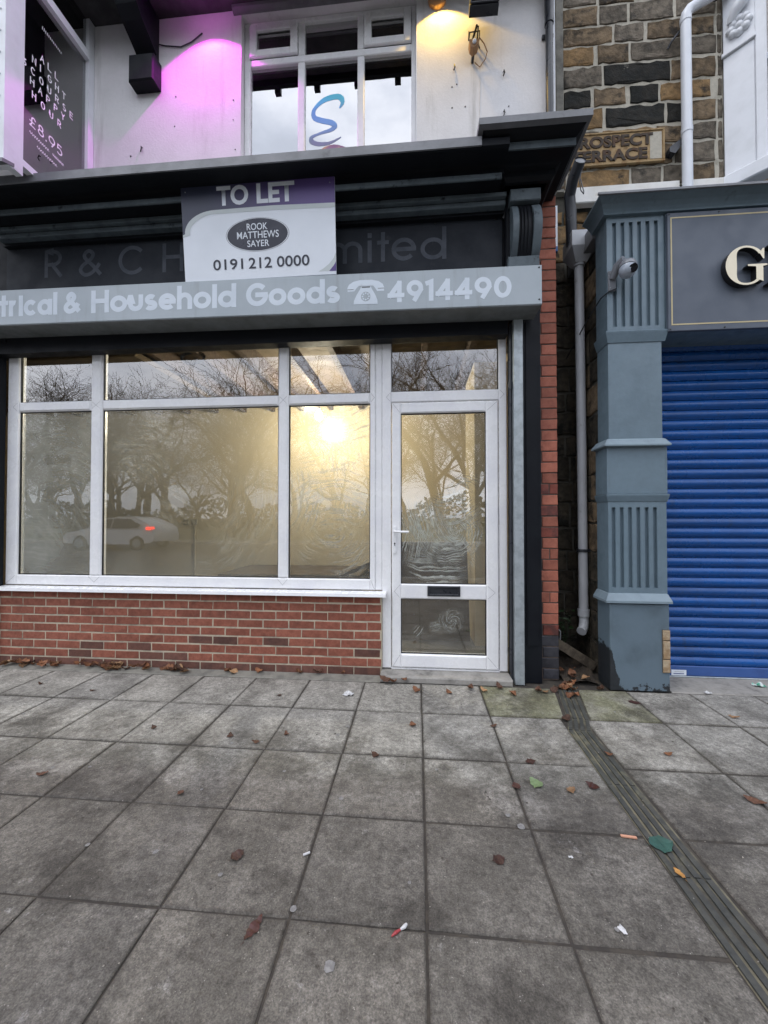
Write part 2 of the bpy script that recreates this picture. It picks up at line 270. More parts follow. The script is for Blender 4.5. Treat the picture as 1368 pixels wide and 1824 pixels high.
# whitewash wiped on in swirls: partly clear, partly a milky film
def film_mat(name, centres, amount, floor, dif=.42, glare=.3):
    m, n, l, p, out = nodes_of(name); n.remove(p)
    v, _ = coords(n, l)
    tr = n.new('ShaderNodeBsdfTransparent'); tl = n.new('ShaderNodeBsdfTranslucent'); df = n.new('ShaderNodeBsdfDiffuse')
    tl.inputs[0].default_value = (.75, .73, .68, 1); df.inputs[0].default_value = (.72, .73, .73, 1)
    rf = n.new('ShaderNodeBsdfRefraction'); rf.inputs['IOR'].default_value = 1.4; rf.inputs['Roughness'].default_value = .38
    a = n.new('ShaderNodeMixShader'); a.inputs[0].default_value = dif; l.new(tl.outputs[0], a.inputs[1]); l.new(df.outputs[0], a.inputs[2])
    b = n.new('ShaderNodeMixShader'); b.inputs[0].default_value = glare; l.new(a.outputs[0], b.inputs[1]); l.new(rf.outputs[0], b.inputs[2])
    # wiping strokes: streaks drawn out along arcs about several centres
    sx = n.new('ShaderNodeSeparateXYZ'); l.new(v, sx.inputs[0])
    wob = noise(n, l, v, 5, 3)
    tot = None
    for q, (cx, cz, bx, bz, rad, frq) in enumerate(centres):
        ang = math_(n, l, 'ARCTAN2', math_(n, l, 'SUBTRACT', sx.outputs[2], cz), math_(n, l, 'SUBTRACT', sx.outputs[0], cx))
        d = n.new('ShaderNodeVectorMath'); d.operation = 'DISTANCE'; d.inputs[1].default_value = (cx, .238, cz); l.new(v, d.inputs[0])
        e = n.new('ShaderNodeVectorMath'); e.operation = 'DISTANCE'; e.inputs[1].default_value = (bx, .238, bz); l.new(v, e.inputs[0])
        dd = math_(n, l, 'ADD', d.outputs['Value'], math_(n, l, 'MULTIPLY', wob, .10))
        dd = math_(n, l, 'ADD', dd, math_(n, l, 'MULTIPLY', ang, .02))
        cv = n.new('ShaderNodeCombineXYZ'); l.new(math_(n, l, 'MULTIPLY', dd, frq * 1.25), cv.inputs[0]); l.new(math_(n, l, 'ADD', math_(n, l, 'MULTIPLY', ang, .9), q * 7.3), cv.inputs[1])
        t = n.new('ShaderNodeTexNoise'); t.noise_dimensions = '2D'; t.inputs['Scale'].default_value = 1.; t.inputs['Detail'].default_value = 5; t.inputs['Roughness'].default_value = .72
        l.new(cv.outputs[0], t.inputs['Vector'])
        s = ramp(n, l, t.outputs[0], .45, .62)
        gn = n.new('ShaderNodeTexNoise'); gn.inputs['Scale'].default_value = 2.4; gn.inputs['Detail'].default_value = 4
        gm_ = n.new('ShaderNodeMapping'); gm_.inputs['Location'].default_value = (bx * 13, bz * 17, rad * 29); l.new(v, gm_.inputs[0]); l.new(gm_.outputs[0], gn.inputs['Vector'])
        g = ramp(n, l, math_(n, l, 'ADD', e.outputs['Value'], math_(n, l, 'MULTIPLY', gn.outputs[0], rad)), rad * 1.05, rad * 1.75, 1, 0)
        s = math_(n, l, 'MULTIPLY', math_(n, l, 'MULTIPLY', s, g), ramp(n, l, gn.outputs[0], .34, .50))
        tot = s if tot is None else math_(n, l, 'MAXIMUM', tot, s)
    br = ramp(n, l, noise(n, l, v, 20, 5), .30, .62, .5, 1)
    tot = math_(n, l, 'MULTIPLY', tot, br)
    haze = ramp(n, l, noise(n, l, v, 1.4, 5), .35, .7, floor * .35, floor)
    fac = math_(n, l, 'ADD', math_(n, l, 'MULTIPLY', tot, amount), haze)
    mx = n.new('ShaderNodeMixShader'); l.new(fac, mx.inputs[0]); l.new(tr.outputs[0], mx.inputs[1]); l.new(b.outputs[0], mx.inputs[2])
    l.new(mx.outputs[0], out.inputs[0]); return m
mt['film_l'] = film_mat('faint_whitewash_left', [(-3.4, 1.2, -3.3, 1.9, .4, 24), (-3.7, .9, -3.3, 1.35, .4, 24), (-3.35, 2.4, -3.4, 1.0, .3, 28)], .12, .46, .62, .05)
mt['film_m'] = film_mat('faint_whitewash_middle', [(-2.0, 1.6, -1.45, 1.35, .38, 34), (-1.9, 1.25, -1.7, .95, .3, 36), (-2.6, 1.6, -2.5, 1.95, .35, 26), (-2.6, .8, -2.3, 1.5, .3, 22)], .15, .17, .55, .05)
mt['film_r'] = film_mat('swirled_whitewash', [(-.78, .95, -.75, 1.60, .42, 32), (-.55, 1.40, -.57, 1.42, .2, 46), (-1.6, 1.6, -1.02, 1.5, .3, 38), (-.8, 2.9, -.6, 2.15, .3, 34), (-.75, 1.3, -.75, 1.0, .3, 38), (-.2, 1.8, -.75, 1.9, .3, 30)], .40, .14, .66, .085)
mt['film_d'] = film_mat('thick_whitewash', [(-.6, 1.2, -.04, 1.2, .26, 66), (.75, 1.5, .08, 1.25, .22, 74), (.22, 1.62, .30, 1.38, .2, 66), (.30, 1.22, .34, 1.18, .18, 72), (.15, 1.75, .14, .93, .24, 64), (.36, 1.52, .38, 1.55, .14, 70), (-.1, .8, .25, 1.02, .2, 70)], 1.1, .06, .8, .03)
mt['film_d2'] = film_mat('smeared_whitewash', [(.26, .44, .25, .46, .11, 74), (-.5, .75, -.02, .36, .06, 80), (.0, .9, .12, .40, .05, 60)], .55, .06, .8, .03)

# purple header print: navy to violet across the board
def header_mat():
    m, n, l, p, out = nodes_of('purple_header_print'); v, _ = coords(n, l)
    s = n.new('ShaderNodeSeparateXYZ'); l.new(v, s.inputs[0])
    c = mixc(n, l, ramp(n, l, s.outputs[0], -1.75, -.75), (.036, .042, .075), (.115, .072, .235))
    l.new(c, p.inputs['Base Color']); p.inputs['Roughness'].default_value = .4; return m
mt['header'] = header_mat()
# lower pilaster paint: flaked off along the bottom edge where it is kicked
def peel_mat():
    m, n, l, p, out = nodes_of('flaking_grey_paint'); v, _ = coords(n, l)
    s = n.new('ShaderNodeSeparateXYZ'); l.new(v, s.inputs[0])
    base = mixc(n, l, ramp(n, l, noise(n, l, v, 4, 6), .4, .75), (.115, .160, .195), (.080, .112, .135))
    thr = math_(n, l, 'ADD', math_(n, l, 'MULTIPLY', noise(n, l, v, 9, 9, .72), .40), -.165)
    # flaking follows a ragged line, higher at the left edge
    lft = ramp(n, l, s.outputs[0], 1.432, 1.52, .30, 0.)
    thr = math_(n, l, 'ADD', thr, lft)
    k = math_(n, l, 'LESS_THAN', s.outputs[2], thr)
    c = mixc(n, l, k, base, mixc(n, l, noise(n, l, v, 40, 4), (.008, .010, .013), (.03, .035, .04)))
    l.new(c, p.inputs['Base Color']); p.inputs['Roughness'].default_value = .45
    h = math_(n, l, 'SUBTRACT', noise(n, l, v, 60, 4), k); l.new(bump(n, l, h, .0015, .5), p.inputs['Normal'])
    return m
mt['peel'] = peel_mat()
def ribbon_mat():
    m, n, l, p, out = nodes_of('blue_ribbon_print'); v, _ = coords(n, l)
    s = n.new('ShaderNodeSeparateXYZ'); l.new(v, s.inputs[0])
    c = mixc(n, l, ramp(n, l, s.outputs[2], 4.68, 4.88), (.16, .18, .30), (.14, .34, .66))
    c = mixc(n, l, ramp(n, l, s.outputs[2], 4.95, 5.10), c, (.09, .55, .75))
    l.new(c, p.inputs['Base Color']); p.inputs['Roughness'].default_value = .4; return m
mt['ribbon'] = ribbon_mat()
mt['ribbon_orange'] = M('orange_ribbon_print', (.55, .30, .16), (.22, .10, .20), 6, .4, .6, .4, fine=0)
mt['film_window'] = M('pale_window_film', (.42, .50, .56), None, rough=.5, fine=0)

# ---------------------------------------------------------------- mesh helpers
class MB:
    def __init__(s): s.v = []; s.f = []
    def add(s, vs, fs):
        o = len(s.v); s.v += [tuple(a) for a in vs]; s.f += [tuple(i + o for i in f) for f in fs]; return s
    def box(s, x0, x1, y0, y1, z0, z1):
        return s.add([(x0, y0, z0), (x1, y0, z0), (x1, y1, z0), (x0, y1, z0), (x0, y0, z1), (x1, y0, z1), (x1, y1, z1), (x0, y1, z1)],
                     [(0, 3, 2, 1), (4, 5, 6, 7), (0, 1, 5, 4), (1, 2, 6, 5), (2, 3, 7, 6), (3, 0, 4, 7)])
    def cbox(s, x0, x1, y0, y1, z0, z1, b=.004):
        """box whose front (-Y) face is chamfered"""
        return s.add([(x0, y1, z0), (x1, y1, z0), (x1, y1, z1), (x0, y1, z1), (x0, y0 + b, z0), (x1, y0 + b, z0), (x1, y0 + b, z1), (x0, y0 + b, z1),
                      (x0 + b, y0, z0 + b), (x1 - b, y0, z0 + b), (x1 - b, y0, z1 - b), (x0 + b, y0, z1 - b)],
                     [(0, 3, 2, 1), (0, 1, 5, 4), (1, 2, 6, 5), (2, 3, 7, 6), (3, 0, 4, 7), (4, 5, 9, 8), (5, 6, 10, 9), (6, 7, 11, 10), (7, 4, 8, 11), (8, 9, 10, 11)])
    def prism(s, poly, axis, a0, a1):
        """extrude a 2D polygon along an axis; poly in the other two axes' order"""
        n = len(poly); mk = {'x': lambda p, a: (a, p[0], p[1]), 'y': lambda p, a: (p[0], a, p[1]), 'z': lambda p, a: (p[0], p[1], a)}[axis]
        return s.add([mk(p, a0) for p in poly] + [mk(p, a1) for p in poly],
                     [tuple(range(n)), tuple(range(2 * n - 1, n - 1, -1))] + [(i, i + n, (i + 1) % n + n, (i + 1) % n) for i in range(n)])
    def tube(s, pts, r, k=10, cap=True):
        pts = [Vector(p) for p in pts]; n = len(pts); rr = r if isinstance(r, (list, tuple)) else [r] * n
        o = len(s.v); ref = None
        for i, p in enumerate(pts):
            d = (pts[min(i + 1, n - 1)] - pts[max(i - 1, 0)]).normalized()
            if ref is None: ref = Vector((0, 0, 1)) if abs(d.z) < .9 else Vector((1, 0, 0))
            a = (ref - d * ref.dot(d)).normalized(); b = d.cross(a); ref = a
            for j in range(k):
                t = 2 * math.pi * j / k; s.v.append(tuple(p + (a * math.cos(t) + b * math.sin(t)) * rr[i]))
        for i in range(n - 1):
            for j in range(k): s.f.append((o + i * k + j, o + i * k + (j + 1) % k, o + (i + 1) * k + (j + 1) % k, o + (i + 1) * k + j))
        if cap: s.f.append(tuple(o + j for j in range(k))[::-1]); s.f.append(tuple(o + (n - 1) * k + j for j in range(k)))
        return s
    def lathe(s, prof, c, axis='z', k=20):
        o = len(s.v); n = len(prof)
        for (r, h) in prof:
            for j in range(k):
                t = 2 * math.pi * j / k; a, b = r * math.cos(t), r * math.sin(t)
                q = {'z': (a, b, h), 'y': (a, h, b), 'x': (h, a, b)}[axis]
                s.v.append((c[0] + q[0], c[1] + q[1], c[2] + q[2]))
        for i in range(n - 1):
            for j in range(k): s.f.append((o + i * k + j, o + i * k + (j + 1) % k, o + (i + 1) * k + (j + 1) % k, o + (i + 1) * k + j))
        s.f.append(tuple(o + j for j in range(k))); s.f.append(tuple(o + (n - 1) * k + j for j in range(k)))
        return s
    def xf(s, m):
        s.v = [tuple(m @ Vector(p)) for p in s.v]; return s
    def mesh(s, name, mat, smooth=None):
        me = bpy.data.meshes.new(name); me.from_pydata(s.v, [], s.f)
        b = bmesh.new(); b.from_mesh(me); bmesh.ops.recalc_face_normals(b, faces=b.faces); b.to_mesh(me); b.free()
        if mat is not None: me.materials.append(mat)
        if smooth is not None:
            me.polygons.foreach_set('use_smooth', [True] * len(me.polygons))
            try: me.set_sharp_from_angle(angle=R(smooth))
            except Exception: pass
        return me
    def build(s, name, mat, parent=None, smooth=None, **kw):
        o = bpy.data.objects.new(name, s.mesh(name, mat, smooth)); return link(o, parent, **kw)
def link(o, parent=None, **kw):
    COL.objects.link(o)
    if parent is not None:
        o.parent = parent
        if parent.type == 'EMPTY': o.matrix_parent_inverse = Matrix.Translation(-parent.location)
    for k, v in kw.items(): o[k] = v
    return o
def thing(name, loc, label, category, group=None):
    e = bpy.data.objects.new(name, None); e.location = loc; e.empty_display_size = .1; COL.objects.link(e)
    e['label'] = label; e['category'] = category
    if group: e['group'] = group
    return e
def inst(name, me, loc, parent=None, rot=(0, 0, 0), scale=(1, 1, 1), **kw):
    o = bpy.data.objects.new(name, me); o.location = loc; o.rotation_euler = rot; o.scale = scale
    return link(o, parent, **kw)
def B(x0, x1, y0, y1, z0, z1, name, mat, parent=None, **kw):
    return MB().box(x0, x1, y0, y1, z0, z1).build(name, mat, parent, **kw)

# text set into an exact box on a vertical plane facing -Y
def text_mesh(s, bold=0., ext=.0):
    cu = bpy.data.curves.new('lettering', 'FONT'); cu.body = s; cu.size = 1; cu.offset = bold; cu.extrude = ext; cu.resolution_u = 4
    ob = bpy.data.objects.new('lettering', cu); COL.objects.link(ob)
    dg = bpy.context.evaluated_depsgraph_get(); me = bpy.data.meshes.new_from_object(ob.evaluated_get(dg))
    bpy.data.objects.remove(ob); bpy.data.curves.remove(cu)
    return me
def text(s, x0, x1, z0, z1, y, mat, parent, name='lettering', bold=.02, ext=.0, slope=0., shear=0., xf=None, side=None):
    me = text_mesh(s, bold, 1. if ext else 0.)
    xs = [v.co.x for v in me.vertices]; ys = [v.co.y for v in me.vertices]
    a, b, c, d = min(xs), max(xs), min(ys), max(ys)
    for v in me.vertices:
        u = (v.co.x - a) / (b - a); t = (v.co.y - c) / (d - c)
        p = Vector((x0 + (x1 - x0) * u, y - ext * v.co.z, z0 + (z1 - z0) * t + slope * (x1 - x0) * u))
        v.co = xf @ p if xf is not None else p
    me.materials.clear(); me.materials.append(mat)
    if side:
        me.materials.append(side); me.update()
        for p in me.polygons:
            if p.normal.y > -.9: p.material_index = 1
    return link(bpy.data.objects.new(name, me), parent)

# stroke lettering: geometric sans glyphs made from stroked centre lines
def arc(cx, cy, rx, ry, a0, a1, k=14):
    return [(cx + rx * math.cos(R(a0 + (a1 - a0) * i / k)), cy + ry * math.sin(R(a0 + (a1 - a0) * i / k))) for i in range(k + 1)]
def spl(p, k=6):
    out = []
    for i in range(len(p) - 1):
        a, b, c, d = p[max(i - 1, 0)], p[i], p[i + 1], p[min(i + 2, len(p) - 1)]
        for j in range(k):
            t = j / k
            out.append(tuple(.5 * (2 * b[q] + (c[q] - a[q]) * t + (2 * a[q] - 5 * b[q] + 4 * c[q] - d[q]) * t * t + (3 * b[q] - a[q] - 3 * c[q] + d[q]) * t ** 3) for q in (0, 1)))
    return out + [p[-1]]
XH = .66
o_ = arc(.5, XH / 2, .5, XH / 2, 0, 360, 28)
G = {   # width, strokes in a unit box: x 0..1, y 0..1 cap height
 'o': (.70, [o_]), 'O': (.95, [arc(.5, .5, .5, .5, 0, 360, 30)]), '0': (.66, [arc(.5, .5, .5, .5, 0, 360, 30)]),
 'c': (.60, [arc(.55, XH / 2, .55, XH / 2, 42, 318, 20)]), 'C': (.82, [arc(.55, .5, .55, .5, 42, 318, 22)]),
 'G': (.92, [arc(.52, .5, .52, .5, 42, 360, 24), [(1, .48), (.55, .48)]]),
 'e': (.70, [arc(.5, XH / 2, .5, XH / 2, 0, 318, 22), [(0.02, XH / 2), (1, XH / 2)]]),
 'd': (.72, [arc(.48, XH / 2, .48, XH / 2, 0, 360, 26), [(1, 0), (1, 1.04)]]), 'a': (.72, [arc(.48, XH / 2, .48, XH / 2, 0, 360, 26), [(1, 0), (1, XH)]]),
 'h': (.58, [[(0, 0), (0, 1.04)], [(1, 0)] + arc(.5, XH * .55, .5, XH * .45, 0, 180, 14) + [(0, XH * .4)]]),
 'n': (.58, [[(0, 0), (0, XH)], [(1, 0)] + arc(.5, XH * .55, .5, XH * .45, 0, 180, 14) + [(0, XH * .4)]]),
 'm': (1.0, [[(0, 0), (0, XH)], [(.5, 0)] + arc(.25, XH * .6, .25, XH * .4, 0, 180, 12), [(1, 0)] + arc(.75, XH * .6, .25, XH * .4, 0, 180, 12)]),
 'u': (.58, [[(0, XH), (0, XH * .42)] + arc(.5, XH * .42, .5, XH * .42, 180, 360, 14) + [(1, XH)]]),
 's': (.48, [arc(.5, XH * .74, .42, XH * .26, 35, 270, 12) + arc(.5, XH * .25, .5, XH * .25, 90, -150, 12)]),
 'l': (.0, [[(0, 0), (0, 1.04)]]), 'i': (.0, [[(0, 0), (0, XH)], [(0, .90), (0, .93)]]), 'r': (.34, [[(0, 0), (0, XH)], arc(.75, XH * .5, .75, XH * .5, 175, 75, 10)]),
 't': (.34, [[(.5, 0), (.5, .98)], [(0, XH), (1, XH)]]), 'H': (.76, [[(0, 0), (0, 1)], [(1, 0), (1, 1)], [(0, .52), (1, .52)]]),
 '&': (.80, [spl([(1, 0), (.62, .38), (.24, .70), (.22, .88), (.42, 1), (.62, .86), (.52, .66), (.12, .40), (.02, .20), (.22, .02), (.52, .06), (.80, .28), (.94, .46)], 5)]),
 '4': (.66, [[(.78, 0), (.78, 1)], [(.74, .97), (.03, .26)], [(0, .26), (1, .26)]]), '9': (.66, [arc(.5, .66, .48, .34, 0, 360, 26), [(.95, .52), (.52, 0)]]), '1': (.18, [[(1, 0), (1, 1), (0, .93)]]),
 'R': (.60, [[(0, 0), (0, 1), (.5, 1)] + arc(.5, .73, .48, .27, 90, -90, 14) + [(0, .46)], [(.42, .46), (1, 0)]]),
 'A': (.75, [[(0, 0), (.5, 1), (1, 0)], [(.2, .38), (.8, .38)]]), 'L': (.5, [[(0, 1), (0, 0), (1, 0)]]), 'N': (.7, [[(0, 0), (0, 1), (1, 0), (1, 1)]]),
 'I': (.0, [[(0, 0), (0, 1)]]), 'T': (.6, [[(.5, 0), (.5, 1)], [(0, 1), (1, 1)]]), '3': (.55, [[(.0, 1), (.9, 1), (.35, .6)] + arc(.4, .3, .6, .3, 80, -140, 12)]),
 'U': (.65, [[(0, 1), (0, .35)] + arc(.5, .35, .5, .35, 180, 360, 12) + [(1, 1)]]), 'S': (.55, [arc(.5, .75, .45, .25, 40, 270, 12) + arc(.5, .25, .5, .25, 90, -150, 12)]),
 'E': (.5, [[(1, 1), (0, 1), (0, 0), (1, 0)], [(0, .52), (.85, .52)]]), 'P': (.55, [[(0, 0), (0, 1), (.5, 1)] + arc(.5, .74, .5, .26, 90, -90, 12) + [(0, .48)]]),
 'Y': (.65, [[(0, 1), (.5, .5), (1, 1)], [(.5, .5), (.5, 0)]]), '8': (.55, [arc(.5, .75, .38, .25, 0, 360, 20), arc(.5, .26, .5, .26, 0, 360, 20)]),
 '5': (.55, [[(.95, 1), (.15, 1), (.08, .56)] + arc(.45, .32, .55, .32, 110, -140, 14)]), '.': (.0, [[(0, 0), (0, .04)]]),
 '£': (.6, [spl([(1, .82), (.75, 1), (.42, .9), (.35, .6), (.35, .3), (.05, .02), (.5, .06), (1, .02)], 5), [(.05, .48), (.75, .48)]]),
}
def ribbon(mb, pts, wd, put, cap, wall_x=False):
    n = len(pts); closed = n > 3 and abs(pts[0][0] - pts[-1][0]) < 1e-6 and abs(pts[0][1] - pts[-1][1]) < 1e-6
    P = [Vector(p) for p in pts]
    if cap and not closed:
        P[0] = P[0] + (P[0] - P[1]).normalized() * wd / 2 * cap; P[-1] = P[-1] + (P[-1] - P[-2]).normalized() * wd / 2 * cap
    L, Rr = [], []
    for i in range(n):
        if closed: d0 = (P[i] - P[i - 1 if i else n - 2]).normalized(); d1 = (P[(i + 1) if i < n - 1 else 1] - P[i]).normalized()
        else: d0 = (P[i] - P[i - 1]).normalized() if i else (P[1] - P[0]).normalized(); d1 = (P[i + 1] - P[i]).normalized() if i < n - 1 else d0
        t = (d0 + d1); t = t.normalized() if t.length > 1e-6 else d1
        nn = Vector((-t.y, t.x)); k = min(2.2, 1 / max(.35, nn.dot(Vector((-d1.y, d1.x)))))
        L.append(P[i] + nn * wd / 2 * k); Rr.append(P[i] - nn * wd / 2 * k)
    vs = []
    for side in (L, Rr):
        for i, p in enumerate(side):
            a = put(p); u = .0004 * i / n
            vs.append((a[0] + (u if wall_x else 0), a[1] - (0 if wall_x else u), a[2]))
    mb.add(vs, [(i, i + 1, i + 1 + n, i + n) for i in range(n - 1)])
def glyphs(s, x0, x1, z0, h, y, wd, mat, parent, gap=.12, slope=0., name='letter', put3=None, space=.4, single=None):
    """set a word between x0 and x1, cap height h; wd = stroke width in cap heights"""
    ws = [G[c][0] + wd if c != ' ' else space for c in s]
    tot = sum(ws) + gap * (len(s) - 1); k = (x1 - x0) / (tot * h) if x1 is not None else 1.
    x = x0
    for c, wc in zip(s, ws):
        if c != ' ':
            mb = single or MB(); W = (wc - wd) * h * k; sw = wd * h
            for q, st in enumerate(G[c][1]):
                def put(p, q=q):
                    return (p[0], y - .0006 - .0006 * q, p[1]) if put3 is None else put3(p, q)
                pts = [(x + sw / 2 + a * W, z0 + sw / 2 + b * (h - sw) + slope * (x + a * W - x0)) for a, b in st]
                ribbon(mb, pts, sw, put, 1. if len(st) < 6 else (1. if c in 'hnmudaRPUL' else 0.), put3 is not None)
            if single is None: mb.build(name, mat, parent)
        x += (wc + gap) * h * k

# ================================================================= GROUND
pavement = MB().box(-40, 40, -5.0, 2.2, -.35, -.0065).build('pavement', mt['joint'], kind='structure')
ground = MB().box(-900, 900, -900, 900, -.6, -.36).build('ground', mt['grass'], kind='structure')
def slab_mesh(wx, wy, j):
    q = random.Random(j); b = .005
    a = lambda: q.uniform(-.002, .002)
    z = [q.uniform(-.0025, .0015) for _ in range(4)]
    x0, x1, y0, y1 = -wx / 2 + a(), wx / 2 + a(), -wy / 2 + a(), wy / 2 + a()
    t = [(x0, y0), (x1, y0), (x1, y1), (x0, y1)]; t2 = [(x0 + b, y0 + b), (x1 - b, y0 + b), (x1 - b, y1 - b), (x0 + b, y1 - b)]
    m = MB(); m.add([(*p, -.03) for p in t] + [(p[0], p[1], -.004 + z[i]) for i, p in enumerate(t)] + [(p[0], p[1], z[i]) for i, p in enumerate(t2)],
        [(0, 1, 5, 4), (1, 2, 6, 5), (2, 3, 7, 6), (3, 0, 4, 7), (4, 5, 9, 8), (5, 6, 10, 9), (6, 7, 11, 10), (7, 4, 8, 11), (8, 9, 10, 11)])
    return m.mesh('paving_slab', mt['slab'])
rows = [.045, -.415, -.905, -1.355, -1.80, -2.25, -2.70, -3.15, -3.60, -4.05, -4.5, -4.98]
cache = {}
def slab(x0, x1, y0, y1, mat=None):
    key = (round(x1 - x0, 2), round(y1 - y0, 2), rnd.randrange(3))
    if key not in cache: cache[key] = slab_mesh(x1 - x0 - .008, y1 - y0 - .011, len(cache) + 5)
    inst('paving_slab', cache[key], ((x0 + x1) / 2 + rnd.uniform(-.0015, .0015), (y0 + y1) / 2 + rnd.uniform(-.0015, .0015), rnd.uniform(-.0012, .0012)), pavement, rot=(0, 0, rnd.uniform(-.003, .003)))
for i in range(len(rows) - 1):
    y1, y0 = rows[i], rows[i + 1]
    for c in range(-15, 2):
        slab(c * .45, c * .45 + .45 + (.0 if c < 1 else 0), y0, y1) if c < 1 else None
    if i >= 1: slab(.45, .905, y0, y1)
    for c in range(7):
        x = 1.10 if c == 0 else 1.55 + (c - 1) * .45
        if i >= 1: slab(1.06 if c == 0 else x, 1.55 + c * .45, y0, y1)
        elif c: slab(x, 1.55 + c * .45, y0, y1)
# cut slabs either side of the angled head of the drain
def poly_slab(pts, mat):
    m = MB(); n = len(pts); cx = sum(p[0] for p in pts) / n; cy = sum(p[1] for p in pts) / n
    q = [(cx + (p[0] - cx) * .985, cy + (p[1] - cy) * .985) for p in pts]
    m.add([(*p, -.03) for p in pts] + [(*p, -.005) for p in pts] + [(*p, 0) for p in q],
          [tuple(range(2 * n, 3 * n))] + [(i, (i + 1) % n, n + (i + 1) % n, n + i) for i in range(n)] + [(n + i, n + (i + 1) % n, 2 * n + (i + 1) % n, 2 * n + i) for i in range(n)])
    m.build('paving_slab', mat, pavement)
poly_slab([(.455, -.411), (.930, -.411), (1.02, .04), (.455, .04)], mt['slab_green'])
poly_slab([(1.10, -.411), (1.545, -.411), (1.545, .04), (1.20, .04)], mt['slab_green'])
# cement strip along the foot of the walls
MB().prism([(.047, -.012), (.15, -.012), (.15, .012), (.06, .001)], 'x', -4.8, -.33).build('cement_strip', mt['fillet'], pavement)
MB().prism([(.05, -.012), (.33, -.012), (.33, .012), (.06, .002)], 'x', 1.89, 4.2).build('cement_strip', mt['step'], pavement)
# ribbed iron drain crossing the pavement
dr = thing('drain_channel', (.98, -1.5, 0), 'narrow ribbed dark iron drain channel running across the paving from the gap', 'drain')
path = [(1.13, .10), (1.022, -.411), (.975, -.55), (.980, -5.0)]
def strip(off0, off1, z0, z1, nm, mat):
    m = MB(); L = []
    for i, (x, y) in enumerate(path): L.append(((x + off0, y), (x + off1, y)))
    for (a, b), (c, d) in zip(L, L[1:]):
        m.add([(*a, z0), (*b, z0), (*d, z0), (*c, z0), (*a, z1), (*b, z1), (*d, z1), (*c, z1)], [(4, 5, 6, 7), (0, 4, 7, 3), (1, 2, 6, 5), (0, 1, 5, 4), (3, 7, 6, 2)])
    return m.build(nm, mat, dr)
strip(-.071, .076, -.03, -.006, 'channel_bed', mt['drain_silt'])
def rib(off0, off1):
    pc = [Vector(p) for p in path]; k = 0
    for a, b in zip(pc, pc[1:]):
        L_ = (b - a).length; n = max(1, round(L_ / .5))
        for i in range(n):
            p0 = a + (b - a) * (i / n); p1 = a + (b - a) * ((i + 1) / n - .006 / L_); w0 = rnd.uniform(-.0025, .0025); z1 = rnd.uniform(-.0005, .0022)
            MB().add([(p0.x + off0 + w0, p0.y, -.02), (p0.x + off1 + w0, p0.y, -.02), (p1.x + off1, p1.y, -.02), (p1.x + off0, p1.y, -.02), (p0.x + off0 + w0, p0.y, z1), (p0.x + off1 + w0, p0.y, z1), (p1.x + off1, p1.y, z1), (p1.x + off0, p1.y, z1)],
                     [(4, 5, 6, 7), (0, 4, 7, 3), (1, 2, 6, 5), (0, 1, 5, 4), (3, 7, 6, 2)]).build('rib', mt['iron'], dr)
for q in range(4): rib(-.066 + q * .036, -.066 + q * .036 + .022)
for q in range(0): strip(-.066 + q * .036, -.066 + q * .036 + .022, -.0055, .0015, 'rib', mt['iron'])

# street behind the camera
kerb = MB().box(-60, 60, -5.16, -5.0, -.35, .0).build('kerb', mt['kerb'], kind='structure')
road = MB().box(-200, 200, -17.0, -5.16, -.35, -.12).build('road', mt['asphalt'], kind='structure')
MB().box(-200, 200, -18.6, -17.0, -.35, -.0).build('far_pavement', mt['kerb'], kind='structure')
MB().box(-400, 400, -300, -18.6, -.35, -.02).build('grass_verge', mt['grass'], kind='structure')

# ================================================================= LEFT SHOP BUILDING
shop = thing('shop_building', (-1.5, .3, 0), 'vacant black fronted shop with white framed window, red brick base and white rendered upper wall', 'building')
# upper wall around the window
uw = MB()
for x0, x1, z0, z1 in ((-4.6, -1.59, 4.0, 5.86), (-1.59, -.03, 5.82, 5.86), (-1.59, -.03, 4.0, 4.36), (-.03, 1.118, 4.0, 5.86)): uw.box(x0, x1, .2, .45, z0, z1)
uw.box(-4.6, 1.118, .2, .45, 5.86, 8.2)
upper = uw.build('upper_wall', mt['render_wall'], shop)
for px, pz, r_ in ((-2.2, 5.13, .006), (-2.21, 4.86, .005), (-1.66, 5.05, .006), (-1.66, 4.87, .004), (.27, 4.98, .006), (.27, 4.80, .006), (.38, 4.80, .006), (.74, 4.77, .005), (-2.63, 4.62, .007), (-1.64, 4.6, .005), (.31, 5.0, .005)):
    MB().lathe([(r_, .0), (r_ * .8, -.004), (.001, -.006)], (px, .199, pz), 'y', 8).build('nail', mt['letter_side'], upper)
for px, pz in ((.29, 5.13), (.70, 5.04), (.70, 4.70), (-2.52, 4.66)):
    MB().tube([(px, .205, pz + .03), (px, .185, pz + .028), (px + .004, .180, pz), (px - .006, .186, pz - .02)], .005, 6).build('hook', mt['letter_side'], upper)
MB().tube([(.505, .199, 5.05), (.50, .198, 4.8), (.503, .198, 4.6), (.50, .198, 4.35)], .003, 5).build('wall_cable', mt['render_wall'], upper)
# eaves overhang
ev = MB().box(-4.6, 1.118, -.17, .197, 5.862, 6.3).build('eaves', M('dark_eaves', (.045, .043, .046), (.03, .029, .031), 4, .4, .7, .8, fine=.1), shop)
MB().box(-4.6, 1.118, -.215, -.172, 5.80, 6.3).build('eaves_board', mt['black'], ev)
for k in range(14): MB().box(-4.45 + k * .42, -4.39 + k * .42, -.26, -.217, 5.77, 5.95).build('dentil', mt['black'], ev)
# window head mouldings
MB().prism([(.197, 5.858), (.150, 5.858), (.155, 5.835), (.178, 5.82), (.197, 5.815)], 'x', -1.66, .02).build('window_head', mt['white_soffit'], shop)
